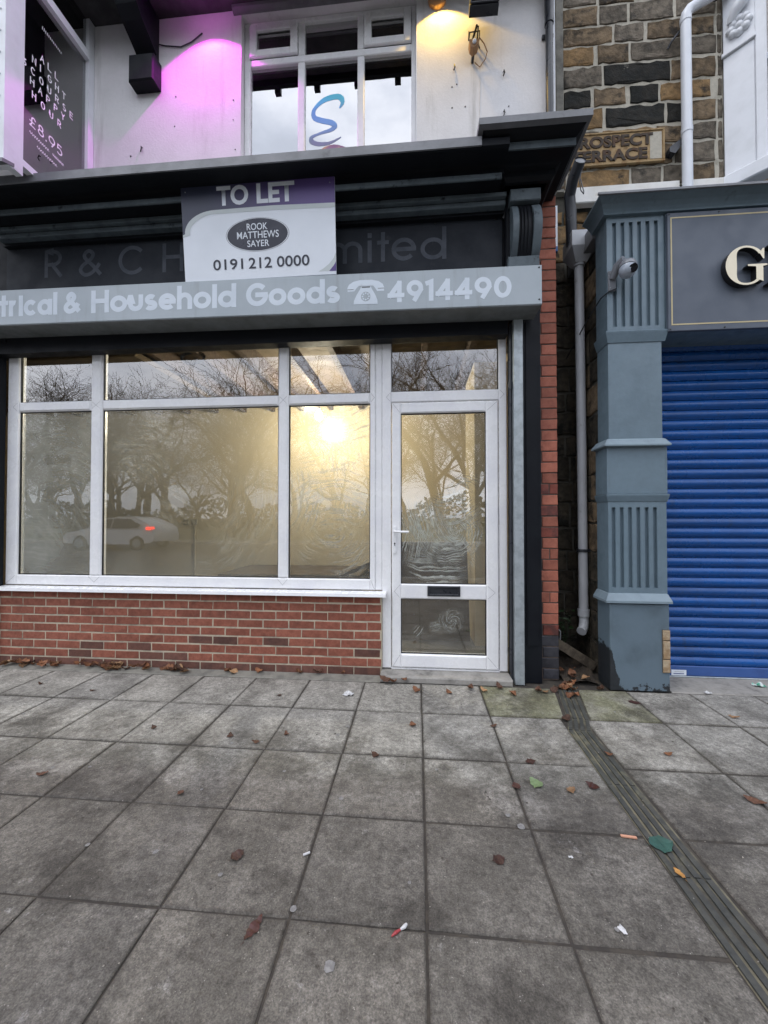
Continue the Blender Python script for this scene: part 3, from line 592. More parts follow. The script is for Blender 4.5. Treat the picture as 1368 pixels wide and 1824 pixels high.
# timber bracket
br = MB().prism([(.197, 5.44), (.16, 5.44), (.150, 5.47), (.165, 5.49), (.13, 5.51), (.06, 5.545), (-.02, 5.58), (-.09, 5.64), (-.14, 5.73), (-.16, 5.855), (.197, 5.855)], 'x', -2.55, -2.365).build('corbel_bracket', mt['black'], shop)
MB().cbox(-2.575, -2.340, .085, .197, 5.185, 5.425, .012).build('bracket_block', mt['black'], br)
MB().cbox(-2.55, -2.365, .12, .197, 5.425, 5.44, .004).build('bracket_neck', mt['black'], br)
# upper window: frame Y .27
uf = MB()
uf.cbox(-1.588, -1.535, .262, .33, 4.36, 5.818, .006); uf.cbox(-.075, -.032, .262, .33, 4.36, 5.818, .006); uf.cbox(-1.535, -.075, .262, .33, 5.775, 5.818, .006)
uf.cbox(-1.535, -.075, .262, .33, 4.36, 4.40, .006)
upw = uf.build('upper_window', mt['upvc'], shop)
MB().cbox(-1.535, -.075, .262, .33, 5.412, 5.475, .006).build('transom', mt['upvc'], upw)
for x0, x1 in ((-1.092, -1.030), (-.552, -.492)):
    MB().cbox(x0, x1, .264, .33, 4.40, 5.411, .006).build('mullion', mt['upvc'], upw)
    MB().cbox(x0, x1, .264, .33, 5.476, 5.774, .006).build('mullion', mt['upvc'], upw)
for x0, x1 in ((-1.534, -1.093), (-.491, -.076)):
    s_ = MB()
    for a, b, c, d in ((x0, x0 + .065, 5.478, 5.772), (x1 - .065, x1, 5.478, 5.772), (x0 + .065, x1 - .065, 5.478, 5.543), (x0 + .065, x1 - .065, 5.715, 5.772)): s_.cbox(a, b, .240, .263, c, d, .006)
    s_.build('sash', mt['upvc'], upw)
    MB().box(x0 + .063, x1 - .063, .272, .278, 5.54, 5.718).build('pane', mt['pane_up'], upw)
MB().box(-1.03, -.552, .290, .296, 5.476, 5.774).build('pane', mt['pane_up'], upw)
for x0, x1 in ((-1.535, -1.092), (-1.03, -.552), (-.492, -.075)): MB().box(x0, x1, .290, .296, 4.40, 5.411).build('pane', mt['pane_up'], upw)
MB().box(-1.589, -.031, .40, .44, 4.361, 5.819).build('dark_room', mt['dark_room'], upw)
# swirl logo stuck on the middle pane
rb = thing('swirl_sticker', (-.84, .288, 4.6), 'blue ribbon swirl stuck on the middle pane of the upstairs window', 'sticker')
def swirl(pts, ws, mat, y):
    P = spl(pts, 6); n = len(P); m = MB(); L = []; Q = []
    for i in range(n):
        t = (Vector(P[min(i + 1, n - 1)]) - Vector(P[max(i - 1, 0)])).normalized(); u = i / (n - 1) * (len(ws) - 1); k = int(min(u, len(ws) - 2)); wd = ws[k] + (ws[k + 1] - ws[k]) * (u - k)
        nn = Vector((-t.y, t.x)) * wd / 2; a = Vector(P[i]) + nn; b = Vector(P[i]) - nn
        L.append((a.x, y, a.y)); Q.append((b.x, y, b.y))
    m.add(L + Q, [(i, i + 1, i + 1 + n, i + n) for i in range(n - 1)]).build('ribbon', mat, rb)
swirl([(-.718, 4.987), (-.69, 5.04), (-.72, 5.09), (-.80, 5.09), (-.88, 5.06), (-.95, 4.99), (-.945, 4.92), (-.87, 4.885), (-.79, 4.86), (-.76, 4.825), (-.80, 4.795), (-.90, 4.77), (-.972, 4.74), (-.965, 4.70), (-.90, 4.675), (-.80, 4.68), (-.702, 4.723)], [.01, .05, .05, .03, .05, .05, .04, .02, .045, .035, .008], mt['ribbon'], .2885)
swirl([(-.918, 4.60), (-.84, 4.635), (-.762, 4.638), (-.684, 4.622), (-.618, 4.590)], [.008, .03, .045, .03, .01], mt['ribbon_orange'], .2885)
# bay window at the left, its side pane facing right
bay = MB()
bay.box(-3.05, -2.995, .135, .197, 4.0, 6.2); bay.box(-3.05, -2.995, -.50, -.43, 3.9, 6.2); bay.box(-4.6, -2.992, -.57, -.501, 3.89, 6.2)
bay.box(-3.05, -2.995, -.43, .135, 3.98, 4.03)
bw = bay.build('bay_window', mt['white_paint'], shop)
MB().cbox(-3.05, -2.985, -.43, .135, 5.47, 5.54, .004).build('transom', mt['white_paint'], bw)
MB().box(-3.03, -3.024, -.43, .135, 4.03, 5.469).build('pane', mt['pane_bay'], bw)
MB().box(-3.03, -3.024, -.43, .135, 5.541, 6.2).build('pane', mt['pane_bay'], bw)
MB().box(-3.10, -3.09, -.5, .19, 3.98, 6.2).build('window_film', M('dark_window_film', (.030, .030, .036), (.024, .024, .028), 3, .4, .7, .6, fine=.05), bw)
MB().prism([(-.585, 3.872), (-.585, 3.90), (-.50, 3.93), (-.50, 3.905)], 'x', -4.6, -2.985).build('lead_apron', mt['lead'], bw)
for k in range(9): MB().lathe([(.008, 0), (.006, -.004)], (-3.03, -.571, 4.05 + k * .16), 'y', 8).build('screw', mt['pvc_grey'], bw)
menu = thing('chalk_menu', (-3.02, -.15, 4.3), 'white chalk pen menu of course price written on the dark bay window pane', 'menu')
def pm(p, q): return (-3.0225 + .0003 * q, p[0], p[1])
chalk = M('chalk_pen', (.85, .85, .88), None, rough=.8, fine=.2)
for s_, a, b, z in (('ALL', -.29, -.105, 4.965), ('NIGHT', -.355, -.035, 4.875), ('3COURSE', -.430, .040, 4.780), ('HAPPY', -.368, -.040, 4.690), ('HOUR', -.352, -.066, 4.595)):
    st = (b - a) / len(s_)
    for i, c in enumerate(s_): glyphs(c, a + st * i + .006, None if c == 'I' else a + st * i + .037, z + .008, .058, 0, .13, chalk, menu, put3=pm)
glyphs('£8.95', -.365, -.085, 4.37, .085, 0, .11, chalk, menu, put3=pm, gap=.2)
for z, a, b in ((4.318, -.36, -.20), (4.318, -.17, -.07), (4.255, -.30, -.13)):
    pts = [(a + (b - a) * i / 40, z + .009 * math.sin(i * 1.7) + .005 * math.sin(i * 2.9)) for i in range(41)]
    mm = MB(); ribbon(mm, pts, .004, lambda p: pm(p, 0), 0, True); mm.build('scribble', chalk, menu)
for i in range(13): mm = MB(); ribbon(mm, [(-.27 + i * .0135, 5.24), (-.268 + i * .0135, 5.27 - .001 * i)], .004, lambda p: pm(p, 0), 0, True); mm.build('smudge', chalk, menu)

# cornice
cor = MB().prism([(.197, 4.03), (-.325, 3.992), (-.340, 3.985), (-.340, 3.935), (-.32, 3.932), (-.19, 3.932), (-.165, 3.925), (-.165, 3.882), (.09, 3.872), (.09, 3.74), (.197, 3.74)], 'x', -3.72, .62).build('cornice', mt['black'], shop)
MB().box(-3.72, .425, -.352, -.341, 3.930, 3.994).build('lead_edge', mt['lead'], cor)
MB().cbox(-3.72, .60, -.180, -.166, 3.836, 3.881, .005).build('moulding', mt['moulding'], cor)
MB().box(-3.72, .60, -.165, .088, 3.840, 3.870).build('moulding_base', mt['black'], cor)
MB().cbox(-3.70, .66, -.055, .088, 3.806, 3.838, .004).build('moulding', mt['moulding'], cor)
MB().cbox(-3.70, .66, -.022, .088, 3.762, 3.800, .004).build('moulding', mt['moulding'], cor)
MB().box(-3.70, .66, .035, .088, 3.735, 3.760).build('moulding_base', mt['black'], cor)
# projecting end block over the console, returning down its right side
def ring(m, prof, x0, x1, yb):
    """profile [(projection, z)...] swept round front and right side and left return of the block"""
    n = len(prof); vs = []
    for p, z in prof: vs += [(x0 - p * .8, yb + .27, z), (x0 - p * .8, yb - .02 - p, z), (x1 + p * .55, yb - .02 - p, z), (x1 + p * .55, yb + .27, z)]
    fs = []
    for i in range(n - 1):
        for j in range(3): fs.append((i * 4 + j, i * 4 + j + 1, (i + 1) * 4 + j + 1, (i + 1) * 4 + j))
    fs.append((0, 1, 2, 3)); k = (n - 1) * 4; fs.append((k, k + 1, k + 2, k + 3)); fs.append(tuple(i * 4 for i in range(n))); fs.append(tuple(i * 4 + 3 for i in range(n)))
    return m.add(vs, fs)
blk = ring(MB(), [(.20, 4.10), (.30, 4.060), (.30, 4.040), (.27, 4.02), (.235, 4.005), (.20, 3.995), (.18, 3.990), (.18, 3.934), (.08, 3.930), (.06, 3.925), (.03, 3.92), (.03, 3.88), (0, 3.86)], .645, .98, -.08).build('cornice_block', mt['black'], shop)
ring(MB(), [(.308, 4.064), (.308, 4.018)], .645, .98, -.082).build('lead_edge', mt['lead'], blk)
ring(MB(), [(.190, 3.988), (.190, 3.936)], .645, .98, -.082).build('moulding', mt['moulding'], blk)
# console bracket
con = MB().cbox(.668, .905, .0, .19, 3.2, 3.93, .006).build('console', mt['black'], shop)
MB().prism([(0, 3.86), (-.075, 3.86), (-.09, 3.885), (-.09, 3.93), (0, 3.93)], 'x', .645, .955).build('console_cap', mt['moulding'], con)
MB().cbox(.685, .91, -.078, 0, 3.742, 3.835, .006).build('console_plinth', mt['moulding'], con)
def scroll(x0, x1, bulge):
    pts = [(0, 3.738)] + [(-.030 - bulge * (math.sin(math.pi * t) ** .8) * (1 - .25 * t), 3.738 - .40 * t) for t in [i / 16 for i in range(17)]] + [(0, 3.335)]
    return MB().prism(pts, 'x', x0, x1).build('scroll', mt['moulding'] if bulge > .085 else mt['black'], con, smooth=40)
for x0, x1, b_ in ((.697, .742, .095), (.742, .762, .062), (.762, .774, .080), (.774, .786, .066), (.786, .800, .082), (.800, .812, .066), (.812, .832, .078), (.832, .850, .058), (.850, .912, .095)): scroll(x0, x1 - .0008, b_)
MB().cbox(.672, .905, -.055, 0, 3.23, 3.33, .006).build('console_foot', mt['moulding'], con)
# black boards behind the sign and hood, lintel, pilasters
MB().box(-4.6, .70, .092, .19, 2.80, 3.74).build('lintel_board', mt['black'], shop)
MB().box(-4.6, -3.83, .12, .19, 0.012, 2.80).build('pilaster', mt['black'], shop)
MB().box(-4.6, -3.72, .085, .091, 2.9, 4.0).build('pilaster_head', mt['black'], shop)
pl = MB(); pl.box(.818, .962, .13, .198, .0, 3.22); pl.box(.846, .935, .122, .13, .3, 2.9)
pl.build('pilaster', mt['black'], shop)
MB().box(.718, .735, .15, .198, .0, 2.90).build('reveal_board', mt['black'], shop)
MB().tube([(.727, .135, .02), (.727, .135, 2.3), (.727, .137, 2.9)], .012, 8).build('cable_conduit', mt['pvc_black'], shop)
MB().tube([(.727, .134, 2.36), (.727, .134, 2.42)], .018, 8).build('conduit_joint', mt['pvc_black'], shop)
# party brick pier with individual bricks
pier = MB().box(.955, 1.113, .206, .60, 0, 4.0).build('brick_pier', mt['dark_mortar'], shop)
def brick_mesh(wx, hz, dy, seed, mat, ch=.004):
    q = random.Random(seed); m = MB(); m.cbox(-wx / 2, wx / 2, 0, dy, -hz / 2, hz / 2, ch)
    m.v = [(x + q.uniform(-.0018, .0018), y + q.uniform(-.0015, .0015), z + q.uniform(-.0018, .0018)) for x, y, z in m.v]
    return m.mesh('brick', mat)
pcache = {}
P = .0885
for i in range(45):
    z = .006 + P * (i + .5)
    mat = 'engineering_brick' if i < 4 else ('pier_brick_dark' if (i < 8 and rnd.random() < .6) or i in (13, 15, 17) else 'pier_brick')
    segs = [(.955, 1.115)] if i % 2 else [(.955, .984), (.992, 1.115)]
    if i % 2 and rnd.random() < .15: segs = [(.955, 1.045), (1.053, 1.115)]
    for a, b in segs:
        key = (round(b - a, 3), mat, rnd.randrange(3))
        if key not in pcache: pcache[key] = brick_mesh(b - a, P - .009, .05, len(pcache), mt[mat])
        inst('brick', pcache[key], ((a + b) / 2, .2 + rnd.uniform(-.0015, .0015), z), pier)
MB().box(1.118, 1.13, .46, .9, 0, 8.2).build('side_wall', mt['engineering_brick'], shop)
# stall riser bricks
riser = MB().box(-4.6, -.327, .1628, .26, 0, .672).build('stall_riser', mt['mortar'], shop)
for i in range(9):
    z = .672 - .0749 * (i + .5); off = .1125 if i % 2 else 0
    x = -.331 + .2 - off - .225
    for j in range(21):
        a = -.331 - (j + 1) * .225 + (.1125 if i % 2 else 0); b = a + .2165
        b = min(b, -.331)
        if b - a < .03 or a < -4.6: continue
        soot = i > 4 and rnd.random() < (.10 + .35 * math.exp(-((a + 1.9) / .8) ** 2)) or i == 8
        key = (round(b - a, 3), 'brick_sooty' if soot else 'brick', rnd.randrange(4))
        if key not in pcache: pcache[key] = brick_mesh(b - a, .0635, .04, len(pcache), mt[key[1]], .003)
        inst('brick', pcache[key], ((a + b) / 2, .16 + rnd.uniform(-.001, .001), z + rnd.uniform(-.001, .001)), riser)
# shop window
fy = .2
sw = MB(); sw.cbox(-3.826, -3.716, fy, .27, .705, 2.95, .008); sw.cbox(-.43, -.385, fy, .27, .705, 2.95, .008); sw.cbox(-3.716, -.43, fy, .27, .705, .797, .008); sw.cbox(-3.716, -.43, fy, .27, 2.88, 2.95, .008)
sw.cbox(-.384, -.327, fy + .006, .27, .705, 2.95, .006)
win = sw.build('shop_window', mt['upvc'], shop)
for x0, x1 in ((-2.998, -2.888), (-1.237, -1.147)):
    MB().cbox(x0, x1, fy - .001, .268, .798, 2.879, .014).build('mullion', mt['upvc'], win)
TR = [(-3.715, -2.999), (-2.887, -1.238), (-1.146, -.431)]
for x0, x1 in TR: MB().cbox(x0, x1, fy + .001, .268, 2.302, 2.392, .014).build('transom', mt['upvc'], win)
sill = MB().prism([(.20, .70), (.10, .693), (.095, .668), (.105, .668), (.11, .680), (.20, .682)], 'x', -4.0, -.288).build('sill', mt['upvc'], win)
for i, (x0, x1) in enumerate(TR):
    for z0, z1 in ((.797, 2.303), (2.391, 2.881)):
        g_ = MB()
        for a, b, c, d in ((x0, x0 + .007, z0, z1), (x1 - .007, x1, z0, z1), (x0 + .007, x1 - .007, z0, z0 + .007), (x0 + .007, x1 - .007, z1 - .007, z1)): g_.box(a, b, .222, .236, c, d)
        g_.build('gasket', mt['rubber'], win)
        MB().box(x0, x1, .230, .235, z0, z1).build('pane', mt['pane_top' if z0 > 2 else 'pane'], win)
    MB().box(x0 + .01, x1 - .01, .2378, .2384, .806, 2.295).build('whitewash_film', mt[('film_l', 'film_m', 'film_r')[i]], win)
# shop door
df_ = MB(); df_.cbox(-.326, -.249, fy, .27, .055, 2.95, .006); df_.cbox(.647, .712, fy, .27, .055, 2.95, .006); df_.cbox(-.249, .647, fy, .27, 2.88, 2.95, .006); df_.cbox(-.249, .647, fy, .27, 2.302, 2.392, .008); df_.cbox(-.249, .647, fy + .004, .27, .045, .060, .004)
dfr = df_.build('door_frame', mt['upvc'], shop)
MB().box(-.249, .647, .230, .235, 2.391, 2.881).build('pane', mt['pane_top'], dfr)
g_ = MB()
for a, b, c, d in ((-.249, -.242, 2.391, 2.881), (.640, .647, 2.391, 2.881), (-.242, .64, 2.391, 2.398)): g_.box(a, b, .222, .236, c, d)
g_.build('gasket', mt['rubber'], dfr)
dl = MB(); dy = .192
dl.cbox(-.243, -.168, dy, .26, .066, 2.295, .010); dl.cbox(.541, .641, dy, .26, .066, 2.295, .010)
for z0, z1 in ((.066, .178), (.640, .764), (2.205, 2.295)): dl.cbox(-.168, .541, dy, .26, z0, z1, .010)
door = dl.build('shop_door', mt['upvc'], shop)
for z0, z1, fm in ((.178, .640, 'film_d2'), (.764, 2.205, 'film_d')):
    MB().box(-.168, .541, .222, .227, z0, z1).build('pane', mt['pane_top'], door)
    MB().box(-.160, .533, .2378, .2384, z0 + .006, z1 - .006).build('whitewash_film', mt[fm], door)
    g_ = MB()
    for a, b, c, d in ((-.168, -.161, z0, z1), (.534, .541, z0, z1), (-.161, .534, z0, z0 + .006), (-.161, .534, z1 - .006, z1)): g_.box(a, b, .212, .228, c, d)
    g_.build('gasket', mt['rubber'], door)
MB().cbox(-.232, -.205, .178, .192, 1.02, 1.25, .004).build('handle_plate', mt['upvc'], door)
MB().tube([(-.218, .19, 1.205), (-.218, .135, 1.205), (-.205, .130, 1.205), (-.10, .130, 1.203)], .0095, 10).build('handle', mt['upvc'], door, smooth=50)
MB().lathe([(.007, .1775), (.007, .170)], (-.218, 0, 1.105), 'y', 10).build('keyhole', mt['letter_side'], door)
MB().box(-.2205, -.2155, .1765, .180, 1.085, 1.105).build('keyhole_slot', mt['letter_side'], door)
lb = MB()
for a, b, c, d in ((.055, .325, .735, .752), (.055, .325, .668, .685), (.055, .072, .685, .735), (.308, .325, .685, .735)): lb.cbox(a, b, .178, .192, c, d, .004)
lb.build('letterbox', mt['pvc_black'], door)
MB().prism([(.190, .686), (.186, .734), (.1905, .734), (.1915, .686)], 'x', .073, .307).build('letterbox_flap', mt['pvc_black'], door)
MB().cbox(-.330, .715, .045, .26, -.005, .046, .008).build('door_step', mt['step'], shop)
mt['mitre'] = M('mitre_line', (.28, .28, .29), None, rough=.6, fine=0)
def mitre(par, y, *pts):
    m = MB(); ribbon(m, pts, .0022, lambda p: (p[0], y, p[1]), 0); m.build('mitre_joint', mt['mitre'], par)
yw = fy - .0016
mitre(win, yw, (-3.818, .713), (-3.722, .792)); mitre(win, yw, (-.392, .713), (-.424, .792))
for x0, x1 in ((-2.998, -2.888), (-1.237, -1.147)):
    xm = (x0 + x1) / 2; mitre(win, yw, (x0, .790), (xm, .738), (x1, .790))
    for a in (x0, x1): mitre(win, yw, (a + (xm - a) * .3, 2.316), (xm, 2.347), (a + (xm - a) * .3, 2.378))
mitre(win, yw, (-3.724, 2.31), (-3.768, 2.347), (-3.724, 2.384)); mitre(win, yw, (-.422, 2.31), (-.392, 2.347), (-.422, 2.384))
mitre(dfr, yw, (-.257, 2.31), (-.290, 2.347), (-.257, 2.384)); mitre(dfr, yw, (.655, 2.31), (.690, 2.347), (.655, 2.384))
yd = dy - .0012
for a, b, c, d in ((-.235, .074, -.176, .170), (.633, .074, .549, .170), (-.235, 2.287, -.176, 2.213), (.633, 2.287, .549, 2.213)): mitre(door, yd, (a, b), (c, d))
mitre(door, yd, (-.178, .650), (-.222, .702), (-.178, .754)); mitre(door, yd, (.551, .650), (.610, .702), (.551, .754))
MB().box(-7.5, -4.602, .12, .195, 0, 8.2).build('neighbour_front', mt['black'], shop)
# inside the shop
room = shop
MB().box(-7.4, .95, 3.0, 3.1, 0, 3.25).build('interior_wall', mt['plaster'], room)
MB().box(-7.5, -7.4, .20, 3.1, 0, 3.25).build('interior_wall', mt['plaster'], room)
MB().box(.95, 1.0, .3, 3.1, 0, 3.25).build('interior_wall', mt['plaster'], room)
MB().box(-7.4, .95, .27, 3.0, -.05, .03).build('interior_floor', mt['concrete_floor'], room)
ceil = MB().box(-7.4, .95, .22, 3.0, 3.22, 3.30).build('ceiling', mt['ply'], room)
for k in range(17): MB().box(-7.18 + k * .48, -7.12 + k * .48, .62, 3.0, 3.04, 3.219).build('joist', mt['joist'], ceil)
MB().box(-7.4, .95, .30, .60, 2.98, 3.219).build('beam', mt['dark_wood'], ceil)
MB().box(-7.4, -2.9, .62, 2.2, 2.97, 3.03).build('ceiling_board', mt['ply'], ceil)
MB().box(.55, .62, .9, 1.6, .03, 2.9).build('partition_edge', mt['plaster'], room)
MB().box(.62, .94, .9, .96, .03, 2.9).build('partition', mt['plaster'], room)
skt = thing('wall_socket', (-3.74, 2.98, 1.2), 'faint double socket with conduit on the beige back wall inside the shop', 'socket')
for x in (-3.86, -3.72): MB().cbox(x, x + .09, 2.98, 2.999, 1.21, 1.30, .004).build('socket_plate', mt['socket'], skt)
MB().box(-3.685, -3.66, 2.98, 2.999, .3, 1.21).build('conduit', mt['socket'], skt)
bulb = thing('hanging_bulb', (-1.342, 2.0, 2.69), 'bright bare bulb glowing behind the whitewashed right hand window pane', 'lamp')
MB().lathe([(.001, -.06), (.03, -.05), (.045, -.02), (.045, .01), (.03, .04), (.018, .06), (.016, .08)], (-1.342, 2.0, 2.69), 'z', 16).build('bulb', mt['bulb'], bulb, smooth=60)
MB().tube([(-1.342, 2, 2.77), (-1.342, 2, 2.80)], .022, 10).build('lamp_holder', mt['pvc_black'], bulb)
MB().tube([(-1.342, 2, 2.80), (-1.342, 2, 3.219)], .004, 6).build('flex', mt['pvc_black'], bulb)
bs = thing('board_stack', (-1.6, 2.2, .03), 'pile of pale sheet boards lying low behind the right window pane', 'boards')
for k in range(5): MB().box(-2.6 + rnd.uniform(-.02, .02), -.75 + rnd.uniform(-.02, .02), 1.75, 2.75, .45 + k * .03, .475 + k * .03).build('board', mt['ply'], bs)
for x in (-2.4, -1.7, -.95): MB().box(x, x + .1, 1.8, 2.7, .03, .449).build('bearer', mt['joist'], bs)
MB().prism([(-.99, .605), (-.42, .86), (-.40, .82), (-.97, .565)], 'y', 1.72, 1.78).build('timber_offcut', mt['joist'], bs)
ob = thing('leaning_board', (.3, 1.1, .03), 'pale sheet board leaning inside behind the lower door pane', 'board')
MB().prism([(1.05, .03), (1.07, .03), (1.32, 1.05), (1.30, 1.05)], 'x', -.30, .52).build('board', mt['ply'], ob)
cc = thing('cable_coil', (-2.35, .8, 2.98), 'black cable coil hanging from the ceiling joist inside the top middle pane', 'cable')
for q in range(3): MB().tube([(-2.42 + (.12 + .01 * q) * math.cos(t), .85, 3.02 + .06 * math.sin(t) + .01 * q) for t in [i * math.pi / 10 for i in range(21)]], .006, 6).build('loop', mt['pvc_black'], cc)
MB().tube([(-2.3, .85, 3.0), (-2.27, .85, 2.8), (-2.22, .86, 2.7), (-2.25, .86, 2.62)], .006, 6).build('tail', mt['pvc_black'], cc)

# ================================================================= SIGNS ON THE SHOP
fs = thing('fascia_sign', (-1.5, .085, 3.3), 'faded black fascia board with ghost letters R & C H and mited', 'sign')
MB().cbox(-3.715, .655, .078, .0915, 3.22, 3.748, .003).build('board', mt['fascia'], fs)
for s_, a, b, h, z0 in (('R', -3.341, -3.175, .245, 3.462), ('&', -3.014, -2.789, .248, 3.448), ('C', -2.638, -2.40, .255, 3.446), ('H', -2.23, -2.045, .252, 3.450)):
    glyphs(s_, a, b, z0, h, .078, .13, mt['ghost'], fs)
for s_, a, b, h, z0 in (('m', -.775, -.479, .258, 3.434), ('i', -.436, None, .262, 3.432), ('t', -.356, -.268, .250, 3.434), ('e', -.238, -.04, .272, 3.432), ('d', 0.0, .208, .258, 3.428)):
    glyphs(s_, a, b, z0, h, .078, .13, mt['ghost'], fs)
for x in (-3.6, -2.75, -2.2, -1.98, -.3, .12, .6): MB().lathe([(.008, .0), (.006, -.003)], (x, .077, 3.727), 'y', 8).build('screw', mt['letter_side'], fs)

hood = thing('shutter_hood', (-1.5, 0, 2.93), 'long grey shutter hood lettered trical & Household Goods with telephone number', 'shutter')
SL = -.0072
def zs(x): return SL * (x + 1.5)
def slbox(x0, x1, y0, y1, z0, z1, nm, mat, **kw):
    m = MB().cbox(x0, x1, y0, y1, z0, z1, .004); m.v = [(x, y, z + zs(x)) for x, y, z in m.v]; return m.build(nm, mat, hood, **kw)
slbox(-4.6, .898, -.128, .09, 2.926, 3.222, 'hood_box', mt['hood'])
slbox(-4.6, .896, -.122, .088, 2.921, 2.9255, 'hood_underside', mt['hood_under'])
for x, z in ((.877, 3.185), (.877, 2.945)): MB().lathe([(.007, 0), (.005, -.004)], (x, -.1285, z), 'y', 8).build('rivet', mt['letter_side'], hood)
Z0 = 3.0
for s_, a, b, h, gp in (('trical', -3.535, -3.014, .183, .12), ('&', -2.950, -2.797, .185, .1), ('Household', -2.703, -1.469, .187, .10), ('Goods', -1.382, -.634, .187, .10), ('4914490', -.255, .672, .165, .14)):
    glyphs(s_, a, b, Z0 + zs(a) - .004 - (.012 if h < .17 else 0), h, -.128, .215, mt['hood_letter'], hood, gap=gp, slope=SL)
# telephone emblem
em = MB(); yy = -.1288
hs_ = [(-.566, 3.072), (-.568, 3.10), (-.555, 3.128), (-.52, 3.150), (-.47, 3.160), (-.375, 3.158), (-.325, 3.146), (-.292, 3.122), (-.281, 3.095), (-.281, 3.067), (-.335, 3.068), (-.350, 3.092), (-.365, 3.112), (-.478, 3.116), (-.497, 3.096), (-.512, 3.074)]
em.add([(x, yy, z) for x, z in hs_], [tuple(range(len(hs_)))])
em.build('phone_handset', mt['hood_letter'], hood)
bd = [(-.519, 2.973), (-.331, 2.968), (-.333, 3.0), (-.352, 3.045), (-.375, 3.085), (-.385, 3.106), (-.460, 3.108), (-.470, 3.085), (-.495, 3.045), (-.515, 3.0)]
MB().add([(x, yy - .0004, z) for x, z in bd], [tuple(range(len(bd)))]).build('phone_body', mt['hood_letter'], hood)
MB().box(-.455, -.390, yy - .0012, yy - .0004, 3.098, 3.107).build('phone_cradle', mt['hood_under'], hood)
for a, b in ((-.566, -.518), (-.330, -.282)): MB().box(a, b, yy - .0010, yy - .0002, 3.087, 3.091).build('phone_line', mt['hood_under'], hood)
MB().lathe([(.037, yy - .0006), (.036, yy - .0012)], (-.424, 0, 3.030), 'y', 24).build('phone_dial', mt['hood'], hood)
for k in range(8):
    t = k * math.pi / 4; MB().lathe([(.007, yy - .0013), (.0065, yy - .0020)], (-.424 + .025 * math.cos(t), 0, 3.030 + .025 * math.sin(t)), 'y', 10).build('dial_hole', mt['hood_letter'], hood)
MB().cbox(.740, .812, .075, .148, .002, 2.915, .004).build('guide_rail', mt['steel'], hood)

# to let board
tl = thing('to_let_board', (-1.28, -.09, 3.21), 'purple and white TO LET board standing on the grey shutter hood', 'sign')
BX, BW, BZ, BH = -1.895, 1.238, 3.226, .712
TV = .675
def bp(u, v, d=0.):    # u right, v down from the top edge; leans out a little at the top
    z = BZ + BH - v * TV; return (BX + u * BW, -.118 - .075 * (z - BZ) / BH - d, z)
bpan = MB(); q = [bp(0, 0), bp(1, 0), bp(1, BH / TV), bp(0, BH / TV)]
bpan.add(q + [(x, y + .01, z) for x, y, z in q], [(0, 1, 2, 3), (4, 7, 6, 5), (0, 4, 5, 1), (1, 5, 6, 2), (2, 6, 7, 3), (3, 7, 4, 0)]); bpan.build('panel', mt['board_white'], tl)
def flat(pts, d, nm, mat): MB().add([bp(u, v, d) for u, v in pts], [tuple(range(len(pts)))]).build(nm, mat, tl)
cur = [(.015 + .0 * i, .52) for i in range(1)] + [(.22 - .205 * math.cos(t), .51 - .235 * math.sin(t)) for t in [R(5 + i * 7) for i in range(13)]]
def strip2(p0, p1, d, nm, mat):
    n = len(p0); MB().add([bp(u, v, d) for u, v in p0] + [bp(u, v, d) for u, v in p1], [(i, i + 1, i + 1 + n, i + n) for i in range(n - 1)]).build(nm, mat, tl)
edge = [(0, .53)] + cur + [(.6, .268), (1, .285)]
strip2(edge, [(max(0, u), 0) for u, v in edge], .0006, 'header', mt['header'])
strip2(edge, [(0, .56)] + [(u + .035 * (1 - i / len(cur)), v + .014 + .03 * min(1, i / 6)) for i, (u, v) in enumerate(cur)] + [(.6, .318), (1, .335)], .0012, 'swoosh', mt['swoosh'])
c2 = [(1, .82), (.985, .88), (.955, .94), (.92, .985), (.885, 1.02)]; c3 = [(1, .915), (.993, .94), (.985, .96), (.975, .98), (.955, 1.02)]
strip2(c2, c3, .0006, 'swoosh', mt['swoosh']); strip2(c3, [(1, .915), (1, .94), (1, .96), (1, .98), (1, 1.02)], .0012, 'corner', mt['purple_print'])
def oval(ru, rv, d, nm, mat): flat([(.496 + ru * math.cos(t), .572 + rv * math.sin(t)) for t in [2 * math.pi * i / 48 for i in range(48)]], d, nm, mat)
oval(.209, .187, .0006, 'oval_rim', mt['silver']); oval(.204, .182, .0010, 'oval_rim', mt['board_white']); oval(.199, .177, .0014, 'oval', mt['navy'])
def btext(s, u0, u1, v0, v1, mat, bold, d=.002):
    p = bp(0, (v0 + v1) / 2, d)
    return text(s, BX + u0 * BW, BX + u1 * BW, BZ + BH - v1 * TV, BZ + BH - v0 * TV, 0, mat, tl, bold=bold, xf=Matrix(((1, 0, 0, 0), (0, 1, -.075 / BH, -.118 - d + .075 * BZ / BH), (0, 0, 1, 0), (0, 0, 0, 1))))
btext('TO', .238, .446, .022, .238, mt['board_white'], .035); btext('LET', .500, .745, .022, .238, mt['board_white'], .035)
btext('ROOK', .428, .563, .448, .522, mt['board_white'], .006); btext('MATTHEWS', .362, .636, .536, .614, mt['board_white'], .006); btext('SAYER', .428, .572, .634, .706, mt['board_white'], .006)
btext('0191', .195, .395, .825, .945, mt['navy'], .012); btext('212', .432, .585, .825, .945, mt['navy'], .012); btext('0000', .618, .830, .825, .945, mt['navy'], .012)
for u, v in ((.03, .06), (.97, .07)): MB().lathe([(.005, 0), (.004, -.003)], bp(u, v, .001), 'y', 8).build('screw', mt['silver'], tl)

